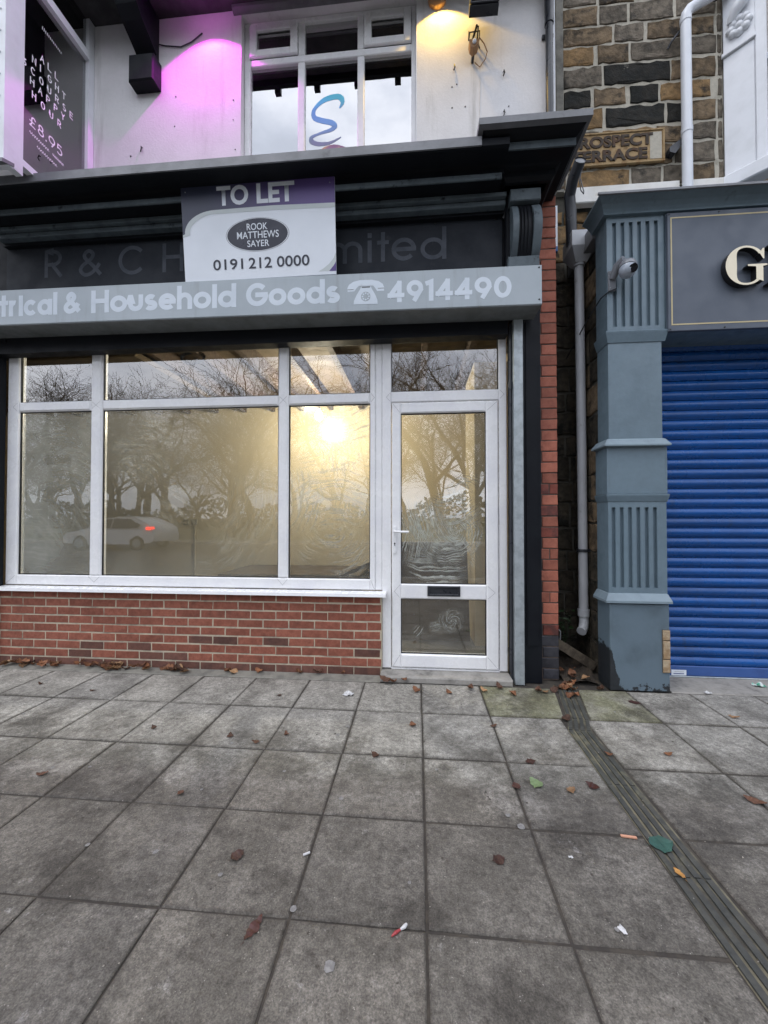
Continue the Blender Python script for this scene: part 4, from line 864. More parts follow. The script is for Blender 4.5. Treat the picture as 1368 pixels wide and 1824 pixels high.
# ================================================================= LAMPS ON THE UPPER WALL
pf = thing('purple_floodlight', (-1.9, .0, 5.8), 'glowing purple floodlight under the eaves beside the black bracket', 'lamp')
hd = MB().cbox(-.075, .075, -.03, .03, -.045, .045, .006).xf(Matrix.Translation((-1.87, -.135, 5.735)) @ Matrix.Rotation(R(-55), 4, 'X')).build('housing', mt['pvc_black'], pf)
MB().box(-.06, .06, -.034, -.0305, -.034, .034).xf(Matrix.Translation((-1.87, -.135, 5.735)) @ Matrix.Rotation(R(55), 4, 'X')).build('led_panel', mt['bulb_purple'], pf)
MB().tube([(-1.95, .19, 5.68), (-2.05, .19, 5.61), (-2.15, .19, 5.575), (-2.3, .19, 5.60), (-2.36, .19, 5.62)], .005, 6).build('flex', mt['pvc_black'], pf)
def spot(name, loc, tgt, energy, col, ang, blend, parent, size=.03):
    d = bpy.data.lights.new(name, 'SPOT'); d.energy = energy; d.color = col; d.spot_size = R(ang); d.spot_blend = blend; d.shadow_soft_size = size
    o = bpy.data.objects.new(name, d); o.location = loc
    link(o, parent); o.matrix_parent_inverse = Matrix.Identity(4); o.location = Vector(loc) - parent.location
    o.rotation_euler = (Vector(tgt) - Vector(loc)).to_track_quat('-Z', 'Y').to_euler(); return o
spot('purple_beam', (-1.87, -.035, 5.675), (-1.86, .08, 5.28), 33, (1, .05, 1), 116, .10, pf)
ol = thing('orange_wall_lamp', (.14, .17, 5.75), 'orange lit lamp with round base at top right of the upstairs window', 'lamp')
MB().lathe([(.075, .198), (.075, .17), (.06, .155), (.02, .15)], (.145, 0, 5.735), 'y', 20).build('base', mt['terracotta'], ol, smooth=40)
MB().lathe([(.03, .0), (.03, -.08), (.05, -.10)], (.155, .10, 5.93), 'z', 14).build('shade', mt['pvc_black'], ol)
spot('orange_beam', (.175, .075, 5.685), (.21, .15, 5.3), 15, (1, .62, .12), 122, .12, ol, .02)
bf = thing('black_floodlight', (.50, .1, 5.35), 'unlit black floodlight mounted high on the white wall right of the window', 'lamp')
T = Matrix.Translation((.505, .02, 5.42)) @ Matrix.Rotation(R(-28), 4, 'X') @ Matrix.Rotation(R(4), 4, 'Y')
MB().cbox(-.112, .112, -.035, .035, -.135, .135, .012).xf(T).build('housing', mt['pvc_black'], bf)
fr_ = MB()
for a, b, c, d in ((-.112, -.098, -.135, .135), (.098, .112, -.135, .135), (-.098, .098, -.135, -.118), (-.098, .098, .118, .135)): fr_.cbox(a, b, -.045, -.0355, c, d, .003)
fr_.xf(T).build('bezel', mt['pvc_black'], bf); MB().box(-.098, .098, -.040, -.0355, -.118, .118).xf(T).build('glass', mt['dark_glass'], bf)
MB().tube([(.43, .197, 5.33), (.44, .12, 5.30), (.46, .06, 5.32)], .009, 8).build('bracket', mt['pvc_black'], bf)
MB().tube([(.50, .197, 5.29), (.47, .12, 5.275), (.47, .06, 5.31)], .006, 8).build('arm', mt['pvc_black'], bf)
sm = thing('small_wall_lamp', (.45, .15, 5.2), 'small broken clear lamp with dangling wire below the black floodlight', 'lamp')
m_ = MB()
for p0, p1 in (((.405, .09, 5.30), (.485, .09, 5.305)), ((.405, .09, 5.30), (.398, .09, 5.235)), ((.485, .09, 5.305), (.482, .09, 5.235)), ((.398, .09, 5.31), (.392, .08, 5.22))): m_.tube([p0, p1], .004, 6)
m_.build('frame', mt['pvc_black'], sm)
MB().box(.405, .482, .092, .096, 5.238, 5.302).build('glass', mt['pane'], sm)
MB().prism([(.400, 5.236), (.484, 5.236), (.470, 5.190), (.435, 5.165), (.41, 5.19)], 'y', .085, .15).build('housing', mt['terracotta'], sm)
MB().lathe([(.001, -.02), (.014, -.012), (.016, .0), (.010, .014), (.001, .02)], (.440, .078, 5.205), 'y', 10).build('bulb', mt['board_white'], sm)
MB().tube([(.44, .15, 5.18), (.44, .197, 5.17)], .012, 8).build('stem', mt['pvc_black'], sm)
MB().tube([(.485, .12, 5.29), (.53, .15, 5.27), (.56, .17, 5.22), (.545, .18, 5.17), (.50, .19, 5.12), (.46, .18, 5.15)], .004, 6).build('wire', mt['terracotta'], sm)
# downpipe at the edge of the white wall
dp = thing('black_downpipe', (1.06, .14, 4.1), 'black downpipe at the right edge of the white upper wall', 'downpipe')
MB().tube([(1.055, .150, 4.0), (1.055, .150, 5.42)], .030, 12).build('pipe', mt['pvc_black'], dp, smooth=50)
MB().tube([(1.055, .150, 5.37), (1.055, .150, 8.1)], .036, 12).build('pipe', mt['pvc_black'], dp, smooth=50)
MB().box(1.01, 1.10, .18, .199, 5.30, 5.33).build('clip', mt['pvc_black'], dp)
MB().box(1.100, 1.117, .192, .199, 4.0, 8.1).build('white_strip', mt['white_paint'], dp)

# ================================================================= RIGHT BUILDING
sb = thing('stone_building', (2.3, .8, 0), 'brown sandstone house with blue grey painted shopfront beside a narrow gap', 'building')
stw = MB().box(1.131, 2.83, .7535, 1.0, 4.46, 8.0).build('stone_wall', mt['stone_mortar'], sb)
def stone_obj(x0, x1, z0, z1, y, mat, parent, seed, depth=.05, axis='y'):
    q = random.Random(seed); nx = max(3, int((x1 - x0) / .055)); m = MB(); g = lambda s: q.uniform(-s, s)
    outl = []
    for i in range(nx + 1): outl.append((x0 + (x1 - x0) * i / nx + (g(.008) if 0 < i < nx else g(.004)), z0 + g(.011)))
    outl.append((x1 + g(.007), (z0 + z1) / 2))
    for i in range(nx, -1, -1): outl.append((x0 + (x1 - x0) * i / nx + (g(.008) if 0 < i < nx else g(.004)), z1 + g(.011)))
    outl.append((x0 + g(.007), (z0 + z1) / 2)); n = len(outl); cx, cz = (x0 + x1) / 2, (z0 + z1) / 2
    inn = [(cx + (a - cx) * (1 - .008 / (x1 - x0)), cz + (b - cz) * (1 - .008 / (z1 - z0))) for a, b in outl]
    inn2 = [(cx + (a - cx) * (1 - .03 / (x1 - x0)), cz + (b - cz) * (1 - .03 / (z1 - z0))) for a, b in outl]
    f = (lambda a, yy, b: (a, yy, b)) if axis == 'y' else (lambda a, yy, b: (yy, a, b))
    m.add([f(a, y + depth, b) for a, b in outl] + [f(a, y - .001 + g(.002), b) for a, b in outl] + [f(a, y - .007 + g(.003), b) for a, b in inn] + [f(a, y - .009 + g(.004), b) for a, b in inn2],
          [(i + n * k, (i + 1) % n + n * k, (i + 1) % n + n * (k + 1), i + n * (k + 1)) for k in range(3) for i in range(n)] + [tuple(range(3 * n, 4 * n))])
    o = m.mesh('stone', mat)
    return link(bpy.data.objects.new('stone', o), parent)
g_, b_, o_c, k_ = 'st_grey', 'st_brown', 'st_ochre', 'st_black'
courses = [
 (6.47, 6.68, [(1.39, 1.80, b_), (1.83, 2.20, g_), (2.23, 2.50, b_), (2.53, 2.79, g_)]),
 (6.275, 6.45, [(1.39, 1.70, g_), (1.73, 2.05, b_), (2.08, 2.45, g_), (2.48, 2.78, b_)]),
 (6.075, 6.255, [(1.39, 1.71, b_), (1.73, 1.98, g_), (2.01, 2.40, g_), (2.43, 2.77, g_)]),
 (5.885, 6.050, [(1.39, 1.842, b_), (1.868, 2.131, g_), (2.165, 2.50, b_), (2.54, 2.76, b_)]),
 (5.690, 5.860, [(1.39, 1.672, o_c), (1.708, 1.99, b_), (2.016, 2.46, g_), (2.525, 2.775, g_)]),
 (5.475, 5.660, [(1.39, 1.741, g_), (1.768, 2.36, k_), (2.375, 2.47, b_), (2.489, 2.765, b_)]),
 (5.275, 5.440, [(1.395, 1.642, k_), (1.678, 1.96, b_), (2.003, 2.255, k_), (2.281, 2.465, o_c), (2.486, 2.72, o_c)]),
 (5.065, 5.245, [(1.395, 1.747, o_c), (1.782, 2.313, k_), (2.335, 2.466, k_), (2.485, 2.765, b_)]),
 (4.880, 5.030, [(1.16, 1.36, g_), (1.39, 1.71, g_), (1.746, 2.208, o_c), (2.242, 2.46, b_), (2.491, 2.765, g_)]),
 (4.670, 4.855, [(1.16, 1.60, o_c), (1.63, 1.96, o_c), (1.985, 2.378, b_), (2.40, 2.470, g_), (2.489, 2.750, g_)]),
 (4.475, 4.645, [(1.16, 1.40, b_), (1.43, 1.985, o_c), (2.011, 2.27, g_), (2.296, 2.467, g_), (2.492, 2.745, b_)]),
]
sd = 0
for z0, z1, L in courses:
    for a, b, c in L:
        sd += 1; stone_obj(a, b, z0, z1, .752, mt[c], stw, sd)
    sd += 1; stone_obj(2.785, 2.825, z0, z1, .756, mt['st_grey'], stw, sd)
MB().box(1.319, 1.386, .742, .7525, 4.46, 8.0).build('cement_fillet', mt['fillet'], stw)
# white painted string course
for a, b in ((1.455, 2.405), (2.505, 2.81)): MB().cbox(a, b, .690, .761, 4.302, 4.455, .008).build('string_course', mt['string_paint'], sb)
# back of the gap and the stone return on its right
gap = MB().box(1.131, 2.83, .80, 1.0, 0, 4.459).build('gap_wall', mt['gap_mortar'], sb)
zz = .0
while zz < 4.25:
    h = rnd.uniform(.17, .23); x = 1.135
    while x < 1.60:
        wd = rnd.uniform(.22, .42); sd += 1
        stone_obj(x, min(x + wd, 1.62), zz + .01, min(zz + h, 4.29), .79, mt['st_ochre' if zz > 3.6 else 'st_gap'], gap, sd, .03); x += wd + .02  # paler stone for the lit top, shade-darkened stone below
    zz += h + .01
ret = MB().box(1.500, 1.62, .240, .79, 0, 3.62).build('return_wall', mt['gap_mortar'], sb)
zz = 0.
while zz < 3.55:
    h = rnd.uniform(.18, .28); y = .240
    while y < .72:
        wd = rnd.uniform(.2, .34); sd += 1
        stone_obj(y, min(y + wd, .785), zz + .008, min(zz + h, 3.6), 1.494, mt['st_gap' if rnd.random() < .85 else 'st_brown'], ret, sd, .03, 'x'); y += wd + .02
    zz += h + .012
# shopfront pilaster with steps and flutes
X0, X1 = 1.437, 1.868
pil = MB()
pil.box(1.450, 1.842, .056, .235, 1.93, 2.675)          # plain shaft
pil.box(1.430, 1.868, .046, .235, 1.505, 1.860)         # die
pil.box(1.437, 1.868, .038, .235, .0, .672) if False else None
pilo = pil.build('pilaster_shaft', mt['grey_paint'], sb)
MB().cbox(1.437, 1.868, .038, .235, .004, .665, .006).build('pilaster_base', mt['peel'], sb)
def fluted(z0, z1, fz0, fz1, xs_, fw, yf, xl, xr):
    m = MB(); ed = [xl] + [v for x in xs_ for v in (x, x + fw)] + [xr]
    for i in range(len(ed) - 1):
        if i % 2 == 0: m.box(ed[i], ed[i + 1], yf, .235, z0, z1)
        else: m.box(ed[i], ed[i + 1], yf, .235, z0, fz0); m.box(ed[i], ed[i + 1], yf, .235, fz1, z1); m.box(ed[i], ed[i + 1], yf + .024, .235, fz0, fz1)
    return m.build('fluted_panel', mt['grey_paint'], sb)
fluted(2.762, 3.66, 2.80, 3.615, [1.486 + i * .0615 for i in range(6)], .029, .050, 1.444, 1.866)
fluted(.745, 1.440, .785, 1.400, [1.462 + i * .0605 for i in range(6)], .029, .050, 1.437, 1.862)
def ledge(prof, x0, x1, mat):
    m = MB(); vs = []; n = len(prof)
    for p, z in prof: vs += [(x0 - p, .235, z), (x0 - p, .05 - p, z), (x1 + p * .6, .05 - p, z), (x1 + p * .6, .235, z)]
    fs_ = [(i * 4 + j, i * 4 + j + 1, (i + 1) * 4 + j + 1, (i + 1) * 4 + j) for i in range(n - 1) for j in range(3)]
    fs_ += [(0, 1, 2, 3), tuple((n - 1) * 4 + j for j in range(4)), tuple(i * 4 for i in range(n)), tuple(i * 4 + 3 for i in range(n))]
    return m.add(vs, fs_).build('pilaster_ledge', mat, sb)
ledge([(0, 2.676), (.004, 2.69), (.020, 2.745), (.022, 2.756), (.018, 2.761), (0, 2.7615)], 1.445, 1.865, mt['grey_paint'])
ledge([(0, 1.861), (.045, 1.868), (.045, 1.878), (.01, 1.922), (0, 1.929)], 1.440, 1.850, mt['grey_light'])
ledge([(0, 1.441), (.005, 1.45), (.018, 1.490), (.018, 1.500), (0, 1.504)], 1.437, 1.866, mt['grey_paint'])
ledge([(0, .666), (.035, .673), (.035, .690), (.008, .738), (0, .744)], 1.437, 1.858, mt['grey_light'])
hole = MB().box(1.812, 1.8675, .034, .0375, .150, .475).build('bare_timber_patch', mt['plank'], sb)
for i, (z0, z1) in enumerate(((.155, .250), (.256, .390), (.396, .470))): MB().cbox(1.815 + .003 * (i % 2), 1.866, .026, .0335, z0, z1, .004).build('timber_piece', M('bare_wood_%s' % 'abc'[i], (.30, .20, .11), (.40, .32, .22), 18, .4, .65, .9, fine=.3, bsc=60, bmp=.003), hole)
# crown cornice of the shopfront
m = MB(); prof = [(.04, 3.66), (.045, 3.672), (.06, 3.69), (.085, 3.712), (.125, 3.732), (.135, 3.736), (.135, 3.748), (0, 3.775)]
vs = []
for p, z in prof: vs += [(1.440 - p * .75, .235, z), (1.440 - p * .75, .06 - p, z), (4.3, .06 - p, z), (4.3, .76, z)]
n_ = len(prof); m.add(vs, [(i * 4 + j, i * 4 + j + 1, (i + 1) * 4 + j + 1, (i + 1) * 4 + j) for i in range(n_ - 1) for j in range(3)] + [(0, 1, 2, 3), tuple((n_ - 1) * 4 + j for j in range(4)), tuple(i * 4 for i in range(n_))])
crn = m.build('shopfront_cornice', mt['grey_paint'], sb)
MB().box(1.322, 4.3, -.090, -.076, 3.736, 3.752).build('lead_edge', mt['lead'], crn)
MB().box(1.42, 4.3, .235, .758, 3.63, 3.77).build('shopfront_roof', mt['lead'], sb)
MB().box(1.872, 4.3, .045, .33, 2.74, 3.658).build('sign_backing', mt['grey_paint'], sb)
MB().box(1.872, 4.3, .40, .60, 0, 2.9).build('shutter_recess', mt['dark_room'], sb)
# white bay window of the stone house, canted 45 degrees
CT = Matrix.Translation((2.822, .735, 0)) @ Matrix.Rotation(R(-45), 4, 'Z')
def cb(x0, x1, y0, y1, z0, z1, nm, mat, par, ch=.006): return MB().cbox(x0, x1, y0, y1, z0, z1, ch).xf(CT).build(nm, mat, par)
wb = cb(0, .215, 0, .08, 4.46, 5.60, 'bay_window', mt['white_paint'], sb)
cb(0, .23, -.004, .08, 5.601, 6.6, 'bay_panel', mt['white_paint'], wb); cb(-.01, .225, -.022, -.0045, 5.602, 5.640, 'panel_rail', mt['white_paint'], wb)
cb(.216, .29, -.010, .08, 4.46, 6.6, 'bay_post', mt['white_paint'], wb); cb(.29, .95, .0, .08, 4.46, 4.58, 'bay_rail', mt['white_paint'], wb)
cb(.29, .95, .0, .08, 5.34, 5.40, 'bay_rail', mt['white_paint'], wb)
cb(-.01, 1.0, -.06, .08, 4.33, 4.459, 'bay_sill', mt['white_paint'], wb, .01)
MB().box(.29, .95, .045, .050, 4.58, 6.6).xf(CT).build('pane', mt['pane'], wb)
MB().box(.20, 1.0, .20, .22, 4.3, 6.6).xf(CT).build('curtain', M('cream_curtain', (.62, .50, .36), (.56, .45, .32), 6, .4, .6, .9, fine=.05), wb)
MB().box(3.50, 5.2, .066, .14, 4.33, 6.6).build('bay_front', mt['white_paint'], wb)
MB().box(2.84, 7.0, .78, 1.0, 3.7, 8.0).build('stone_wall', mt['st_brown'], sb)
rs = MB()
for k in range(9):
    t = k * 2 * math.pi / 8 if k < 8 else 0; r_ = .060 if k < 8 else 0
    rs.lathe([(.034, -.006), (.034, -.02), (.024, -.036), (.001, -.042)], (.115 + r_ * math.cos(t), 0, 5.80 + r_ * math.sin(t)), 'y', 10)
rs.xf(CT).build('carved_rosette', mt['white_paint'], wb, smooth=60)
rs = MB().tube([(.06, -.02, 5.86), (.09, -.04, 5.93), (.14, -.045, 5.97), (.17, -.03, 6.05)], [.03, .045, .05, .03], 10); rs.xf(CT).build('carved_leaf', mt['white_paint'], wb, smooth=60)

# grey sign board with raised letters
gs = thing('grey_sign', (2.8, .03, 2.74), 'slate grey shop sign with thin gold border and raised cream letter G', 'sign')
MB().cbox(1.873, 4.25, .018, .0445, 2.735, 3.642, .003).build('board', mt['sign_grey'], gs)
for a, b, c, d in ((1.893, 4.2, 3.597, 3.607), (1.893, 4.2, 2.779, 2.789), (1.893, 1.903, 2.789, 3.597)): MB().box(a, b, .0165, .0178, c, d).build('gold_border', mt['gold'], gs)
def serif_G(cx, cz, rx, rz):
    o = []; i_ = []
    for k in range(29):
        t = R(38 + k * (322 - 38) / 28); o.append((cx + rx * math.cos(t), cz + rz * math.sin(t)))
        thick = .30 * (.5 - .5 * math.cos(2 * (t))) if False else None
        i_.append((cx + (rx - .020 - .058 * (abs(math.cos(t)) ** 1.6 if math.cos(t) < 0 else .25 * abs(math.cos(t)))) * math.cos(t), cz + (rz - .014) * math.sin(t)))
    return o, i_
def solid(polys, y0, y1):
    m = MB()
    for p in polys: m.prism(p, 'y', y0, y1)
    me = m.mesh('letter', mt['cream']); me.materials.append(mt['letter_side'])
    for p in me.polygons:
        if abs(p.normal.y) < .5: p.material_index = 1
    return link(bpy.data.objects.new('letter', me), gs)
o, i_ = serif_G(2.385, 3.178, .142, .146)
quads = [[o[k], o[k + 1], i_[k + 1], i_[k]] for k in range(28)]
m = MB(); n = 29
for yy_ in (-.034, .012): m.v += [(x, yy_, z) for x, z in o] + [(x, yy_, z) for x, z in i_]
m.f += [(k, k + 1, k + 1 + n, k + n) for k in range(28)] + [(58 + k, 58 + k + n, 58 + k + 1 + n, 58 + k + 1) for k in range(28)]
m.f += [(k, k + 58, k + 59, k + 1) for k in range(28)] + [(n + k, n + k + 1, n + k + 59, n + k + 58) for k in range(28)] + [(0, n, n + 58, 58), (28, 86, 86 + n, 28 + n)]
me = m.mesh('letter', mt['cream']); me.materials.append(mt['letter_side'])
for p in me.polygons:
    if abs(p.normal.y) < .5: p.material_index = 1
link(bpy.data.objects.new('letter', me), gs)
solid([[(2.452, 3.075), (2.500, 3.055), (2.500, 3.168), (2.528, 3.172), (2.528, 3.184), (2.395, 3.184), (2.395, 3.172), (2.452, 3.166)]], -.0345, .012)
solid([[(2.497, 3.300), (2.508, 3.300), (2.508, 3.222), (2.500, 3.222), (2.478, 3.262)]], -.0346, .012)
solid([[(2.536, 3.035), (2.70, 3.035), (2.70, 3.046), (2.648, 3.058), (2.648, 3.298), (2.70, 3.310), (2.70, 3.321), (2.536, 3.321), (2.536, 3.310), (2.588, 3.298), (2.588, 3.058), (2.536, 3.046)]], -.034, .012)
for x, z in ((1.885, 3.63), (2.24, 3.628), (1.885, 2.748), (2.27, 2.75)): MB().lathe([(.006, .017), (.005, .014)], (x, 0, z), 'y', 8).build('screw', mt['letter_side'], gs)

# blue roller shutter
rs_ = thing('roller_shutter', (2.9, .34, 0), 'closed blue roller shutter of horizontal slats at the right edge', 'shutter')
PT = .0815; prof = []
for k in range(9):
    t = k / 8; prof.append((-.021 * math.sin(math.pi * (t * .94 + .03)) ** .75, t * PT * .84))
prof += [(.010, PT * .86), (.010, PT * .925), (-.007, PT * .935), (-.008, PT * .985), (.002, PT * 1.0)]
sm_ = MB(); n = len(prof); sm_.add([(-1.2, y, z) for y, z in prof] + [(1.2, y, z) for y, z in prof] + [(-1.2, .004, 0), (1.2, .004, 0)], [(i, i + 1, i + 1 + n, i + n) for i in range(n - 1)])
slat_me = sm_.mesh('slat', mt['blue'], smooth=25)
for i in range(35): inst('slat', slat_me, (3.06, .342, .105 + i * PT), rs_)
MB().cbox(1.865, 4.25, .325, .35, .022, .104, .006).build('bottom_rail', mt['blue_rail'], rs_)
MB().cbox(1.865, 4.25, .318, .35, .012, .0215, .003).build('rail_lip', mt['steel'], rs_)
stk = MB().box(2.052, 2.168, .3232, .3245, .026, .072).build('sticker', mt['board_white'], rs_)
MB().box(2.068, 2.150, .3222, .3231, .038, .044).build('sticker_line', mt['stick_blue'], stk)
MB().box(2.075, 2.150, .3222, .3231, .055, .058).build('sticker_line', mt['silver'], stk)

# street name plate
sn = thing('street_sign', (1.85, .73, 4.66), 'rusty cast iron PROSPECT TERRACE street name plate on the stone wall', 'sign')
MB().cbox(1.405, 2.290, .722, .735, 4.668, 4.985, .004).build('plate', mt['rust'], sn)
fr_ = MB()
for a, b, c, d in ((1.405, 2.29, 4.967, 4.985), (1.405, 2.29, 4.668, 4.686), (1.405, 1.423, 4.686, 4.967), (2.272, 2.29, 4.686, 4.967)): fr_.cbox(a, b, .712, .7215, c, d, .003)
fr_.build('plate_rim', mt['rust'], sn)
MB().box(2.16, 2.265, .7195, .7215, 4.70, 4.955).build('bare_patch', mt['stone_mortar'], sn)
text('PROSPECT', 1.44, 2.185, 4.838, 4.950, .7215, mt['rust_letter'], sn, bold=.038, ext=.007)
text('TERRACE', 1.44, 2.135, 4.705, 4.815, .7215, mt['rust_letter'], sn, bold=.038, ext=.007)

# pipes
wp = thing('white_downpipe', (2.455, .66, 4.3), 'white painted downpipe bending at the top in front of the stone wall', 'downpipe')
MB().tube([(2.452, .665, 3.78), (2.452, .665, 5.93), (2.458, .665, 5.985), (2.485, .665, 6.025), (2.56, .665, 6.07), (2.76, .665, 6.17)], .042, 14).build('pipe', mt['pvc_white'], wp, smooth=40)
for z in (4.86, 5.90): MB().tube([(2.452, .665, z), (2.452, .665, z + .05)], .046, 14).build('collar', mt['pvc_white'], wp, smooth=40)
MB().tube([(2.72, .665, 6.145), (2.84, .665, 6.21)], .050, 14).build('elbow', mt['pvc_black'], wp, smooth=40)
MB().prism([(2.31, 4.76), (2.42, 4.84), (2.42, 4.78), (2.36, 4.70), (2.31, 4.72)], 'y', .68, .75).build('pipe_bracket', mt['pvc_black'], wp)
MB().tube([(2.43, .70, 5.88), (2.36, .72, 5.80), (2.34, .745, 5.76)], .010, 6).build('pipe_clip', mt['pvc_black'], wp)
gp = thing('grey_downpipe', (1.42, .5, .3), 'grey downpipe with square hopper standing in the narrow gap', 'downpipe')
hp = MB(); a = [(1.315, .38, 3.82), (1.515, .38, 3.82), (1.515, .60, 3.82), (1.315, .60, 3.82)]; b = [(1.315, .38, 3.69), (1.515, .38, 3.69), (1.515, .60, 3.69), (1.315, .60, 3.69)]; c = [(1.365, .44, 3.58), (1.465, .44, 3.58), (1.465, .54, 3.58), (1.365, .54, 3.58)]
hp.add(a + b + c, [(0, 1, 5, 4), (1, 2, 6, 5), (2, 3, 7, 6), (3, 0, 4, 7), (4, 5, 9, 8), (5, 6, 10, 9), (6, 7, 11, 10), (7, 4, 8, 11), (8, 9, 10, 11)]).build('hopper', mt['pvc_grey'], gp)
MB().tube([(1.413, .49, 3.60), (1.425, .49, 1.9), (1.43, .49, .46), (1.43, .485, .40), (1.415, .465, .355), (1.385, .43, .335)], .039, 14).build('pipe', mt['pvc_grey'], gp, smooth=40)
for z in (.455, 3.56): MB().tube([(1.43 if z < 1 else 1.413, .49, z), (1.43 if z < 1 else 1.413, .49, z + .06)], .048, 14).build('collar', mt['pvc_grey'], gp, smooth=40)
MB().tube([(1.425, .49, 1.02), (1.425, .49, 1.045)], .047, 14).build('clip', mt['pvc_black'], gp); MB().box(1.46, 1.54, .485, .50, 1.02, 1.045).build('clip_arm', mt['pvc_black'], gp)
bp_ = thing('black_overflow_pipe', (1.34, .3, 3.8), 'black pipe with cut open end poking out beside the cornice above the hopper', 'pipe')
MB().tube([(1.345, .47, 3.75), (1.335, .46, 4.05), (1.315, .43, 4.16), (1.305, .33, 4.22), (1.315, .20, 4.27)], .046, 14, cap=False).build('pipe', mt['pvc_black'], bp_, smooth=40)
MB().lathe([(.044, .002), (.001, .002)], (0, 0, 0), 'z', 14).xf(Matrix.Translation((1.314, .212, 4.266)) @ Matrix.Rotation(R(70), 4, 'X')).build('pipe_mouth', mt['pvc_grey'], bp_)
MB().tube([(1.30, .15, 4.13), (1.285, .15, 4.05), (1.30, .16, 3.98), (1.325, .17, 3.96), (1.34, .20, 4.0), (1.335, .25, 4.15)], .004, 6).build('cable', mt['pvc_black'], bp_)
ws = thing('white_plate', (1.17, .4, 3.7), 'narrow white plate with blue lower edge fixed beside the brick pier top', 'plate')
MB().box(1.135, 1.20, .40, .43, 3.70, 4.06).build('plate', mt['board_white'], ws); MB().box(1.165, 1.20, .398, .43, 3.655, 3.699).build('blue_edge', M('blue_edge', (.02, .11, .32), None, rough=.5, fine=0), ws)

# cctv camera
cc_ = thing('cctv_camera', (1.45, 0, 3.12), 'grey dome security camera fixed to the fluted grey pilaster', 'camera')
MB().cbox(1.448, 1.502, .030, .0495, 3.01, 3.165, .004).build('back_plate', mt['cam_grey'], cc_)
MB().tube([(1.475, .035, 3.10), (1.495, -.01, 3.17), (1.525, -.055, 3.185)], [.026, .034, .040], 12).build('arm', mt['cam_grey'], cc_, smooth=50)
hdm = Matrix.Translation((1.535, -.07, 3.10)) @ Matrix.Rotation(R(-18), 4, 'X') @ Matrix.Rotation(R(10), 4, 'Y')
MB().lathe([(.001, .075), (.035, .07), (.056, .055), (.062, .035), (.062, .012)], (0, 0, 0), 'z', 20).xf(hdm).build('hood', mt['cam_grey'], cc_, smooth=50)
MB().lathe([(.058, .010), (.058, -.004), (.050, -.030), (.032, -.050), (.001, -.056)], (0, 0, 0), 'z', 20).xf(hdm).build('dome', mt['cam_dome'], cc_, smooth=60)
MB().lathe([(.030, 0), (.030, -.014), (.001, -.018)], (0, 0, 0), 'z', 16).xf(hdm @ Matrix.Translation((.018, -.036, -.022)) @ Matrix.Rotation(R(-48), 4, 'X')).build('lens', mt['dark_glass'], cc_, smooth=50)
MB().tube([(1.50, .025, 3.02), (1.45, .03, 3.005), (1.42, .10, 2.99), (1.405, .3, 2.93), (1.400, .5, 2.86), (1.396, .74, 2.78)], .005, 6).build('cable', mt['pvc_black'], cc_)
for z in (3.03, 3.145): MB().lathe([(.005, .029), (.004, .026)], (1.458, 0, z), 'y', 8).build('screw', mt['steel'], cc_)

cc_.location.z += .065
# ================================================================= GAP RUBBISH AND WEEDS
gl_ = MB()
for i in range(9):
    for j in range(9):
        gl_.v.append((1.135 + i * .0335, .12 + j * .083, .012 + .10 * (j / 8) ** 1.3 + rnd.uniform(0, .035)))
gl_.f += [(i * 9 + j, (i + 1) * 9 + j, (i + 1) * 9 + j + 1, i * 9 + j + 1) for i in range(8) for j in range(8)]
gl_.build('gap_debris', mt['soil'], kind='stuff', label='dark wet soil and rubble heaped on the floor of the gap', category='debris')
pk = thing('fallen_plank', (1.3, .4, .15), 'weathered grey timber plank leaning low in the gap by the drain', 'plank')
MB().box(-.24, .24, -.02, .02, -.035, .035).xf(Matrix.Translation((1.275, .33, .185)) @ Matrix.Rotation(R(33), 4, 'Y') @ Matrix.Rotation(R(14), 4, 'Z')).build('timber', mt['plank'], pk)
pk2 = thing('broken_plank', (1.22, .5, .2), 'dark broken timber behind the grey plank in the gap', 'plank')
MB().box(-.2, .2, -.015, .015, -.03, .03).xf(Matrix.Translation((1.235, .50, .20)) @ Matrix.Rotation(R(40), 4, 'Y')).build('timber', mt['joist'], pk2)
MB().tube([(1.17, .42, .28), (1.15, .4, .33), (1.17, .38, .37), (1.20, .4, .34), (1.205, .42, .27), (1.19, .42, .22)], .005, 6).build('wire_loop', mt['pvc_grey'], label='thin pale wire loop sticking up from the rubbish in the gap', category='wire')
wd_ = thing('weed', (1.24, .55, .15), 'dark green weed growing at the back of the gap below the pipe', 'plant')
lf = MB(); q = random.Random(4)
for i in range(70):
    c = Vector((1.24 + q.gauss(0, .065), .58 + q.uniform(-.12, .14), .25 + q.uniform(0, .26))); s_ = q.uniform(.015, .032); m = Matrix.Translation(c) @ Matrix.Rotation(q.uniform(0, 6.3), 4, 'Z') @ Matrix.Rotation(q.uniform(-.9, .9), 4, 'X')
    lf.add([m @ Vector(p) for p in ((-s_, 0, 0), (0, -s_ * .6, .004), (s_, 0, -.004), (0, s_ * .6, .004))], [(0, 1, 2), (0, 2, 3)])
lf.build('foliage', mt['weed'], wd_)
st_ = MB()
for i in range(8): x = 1.24 + q.gauss(0, .05); st_.tube([(1.24, .58, .10), (x, .56, .25), (x + q.gauss(0, .03), .57, .42)], .003, 5)
st_.build('stems', mt['weed'], wd_)

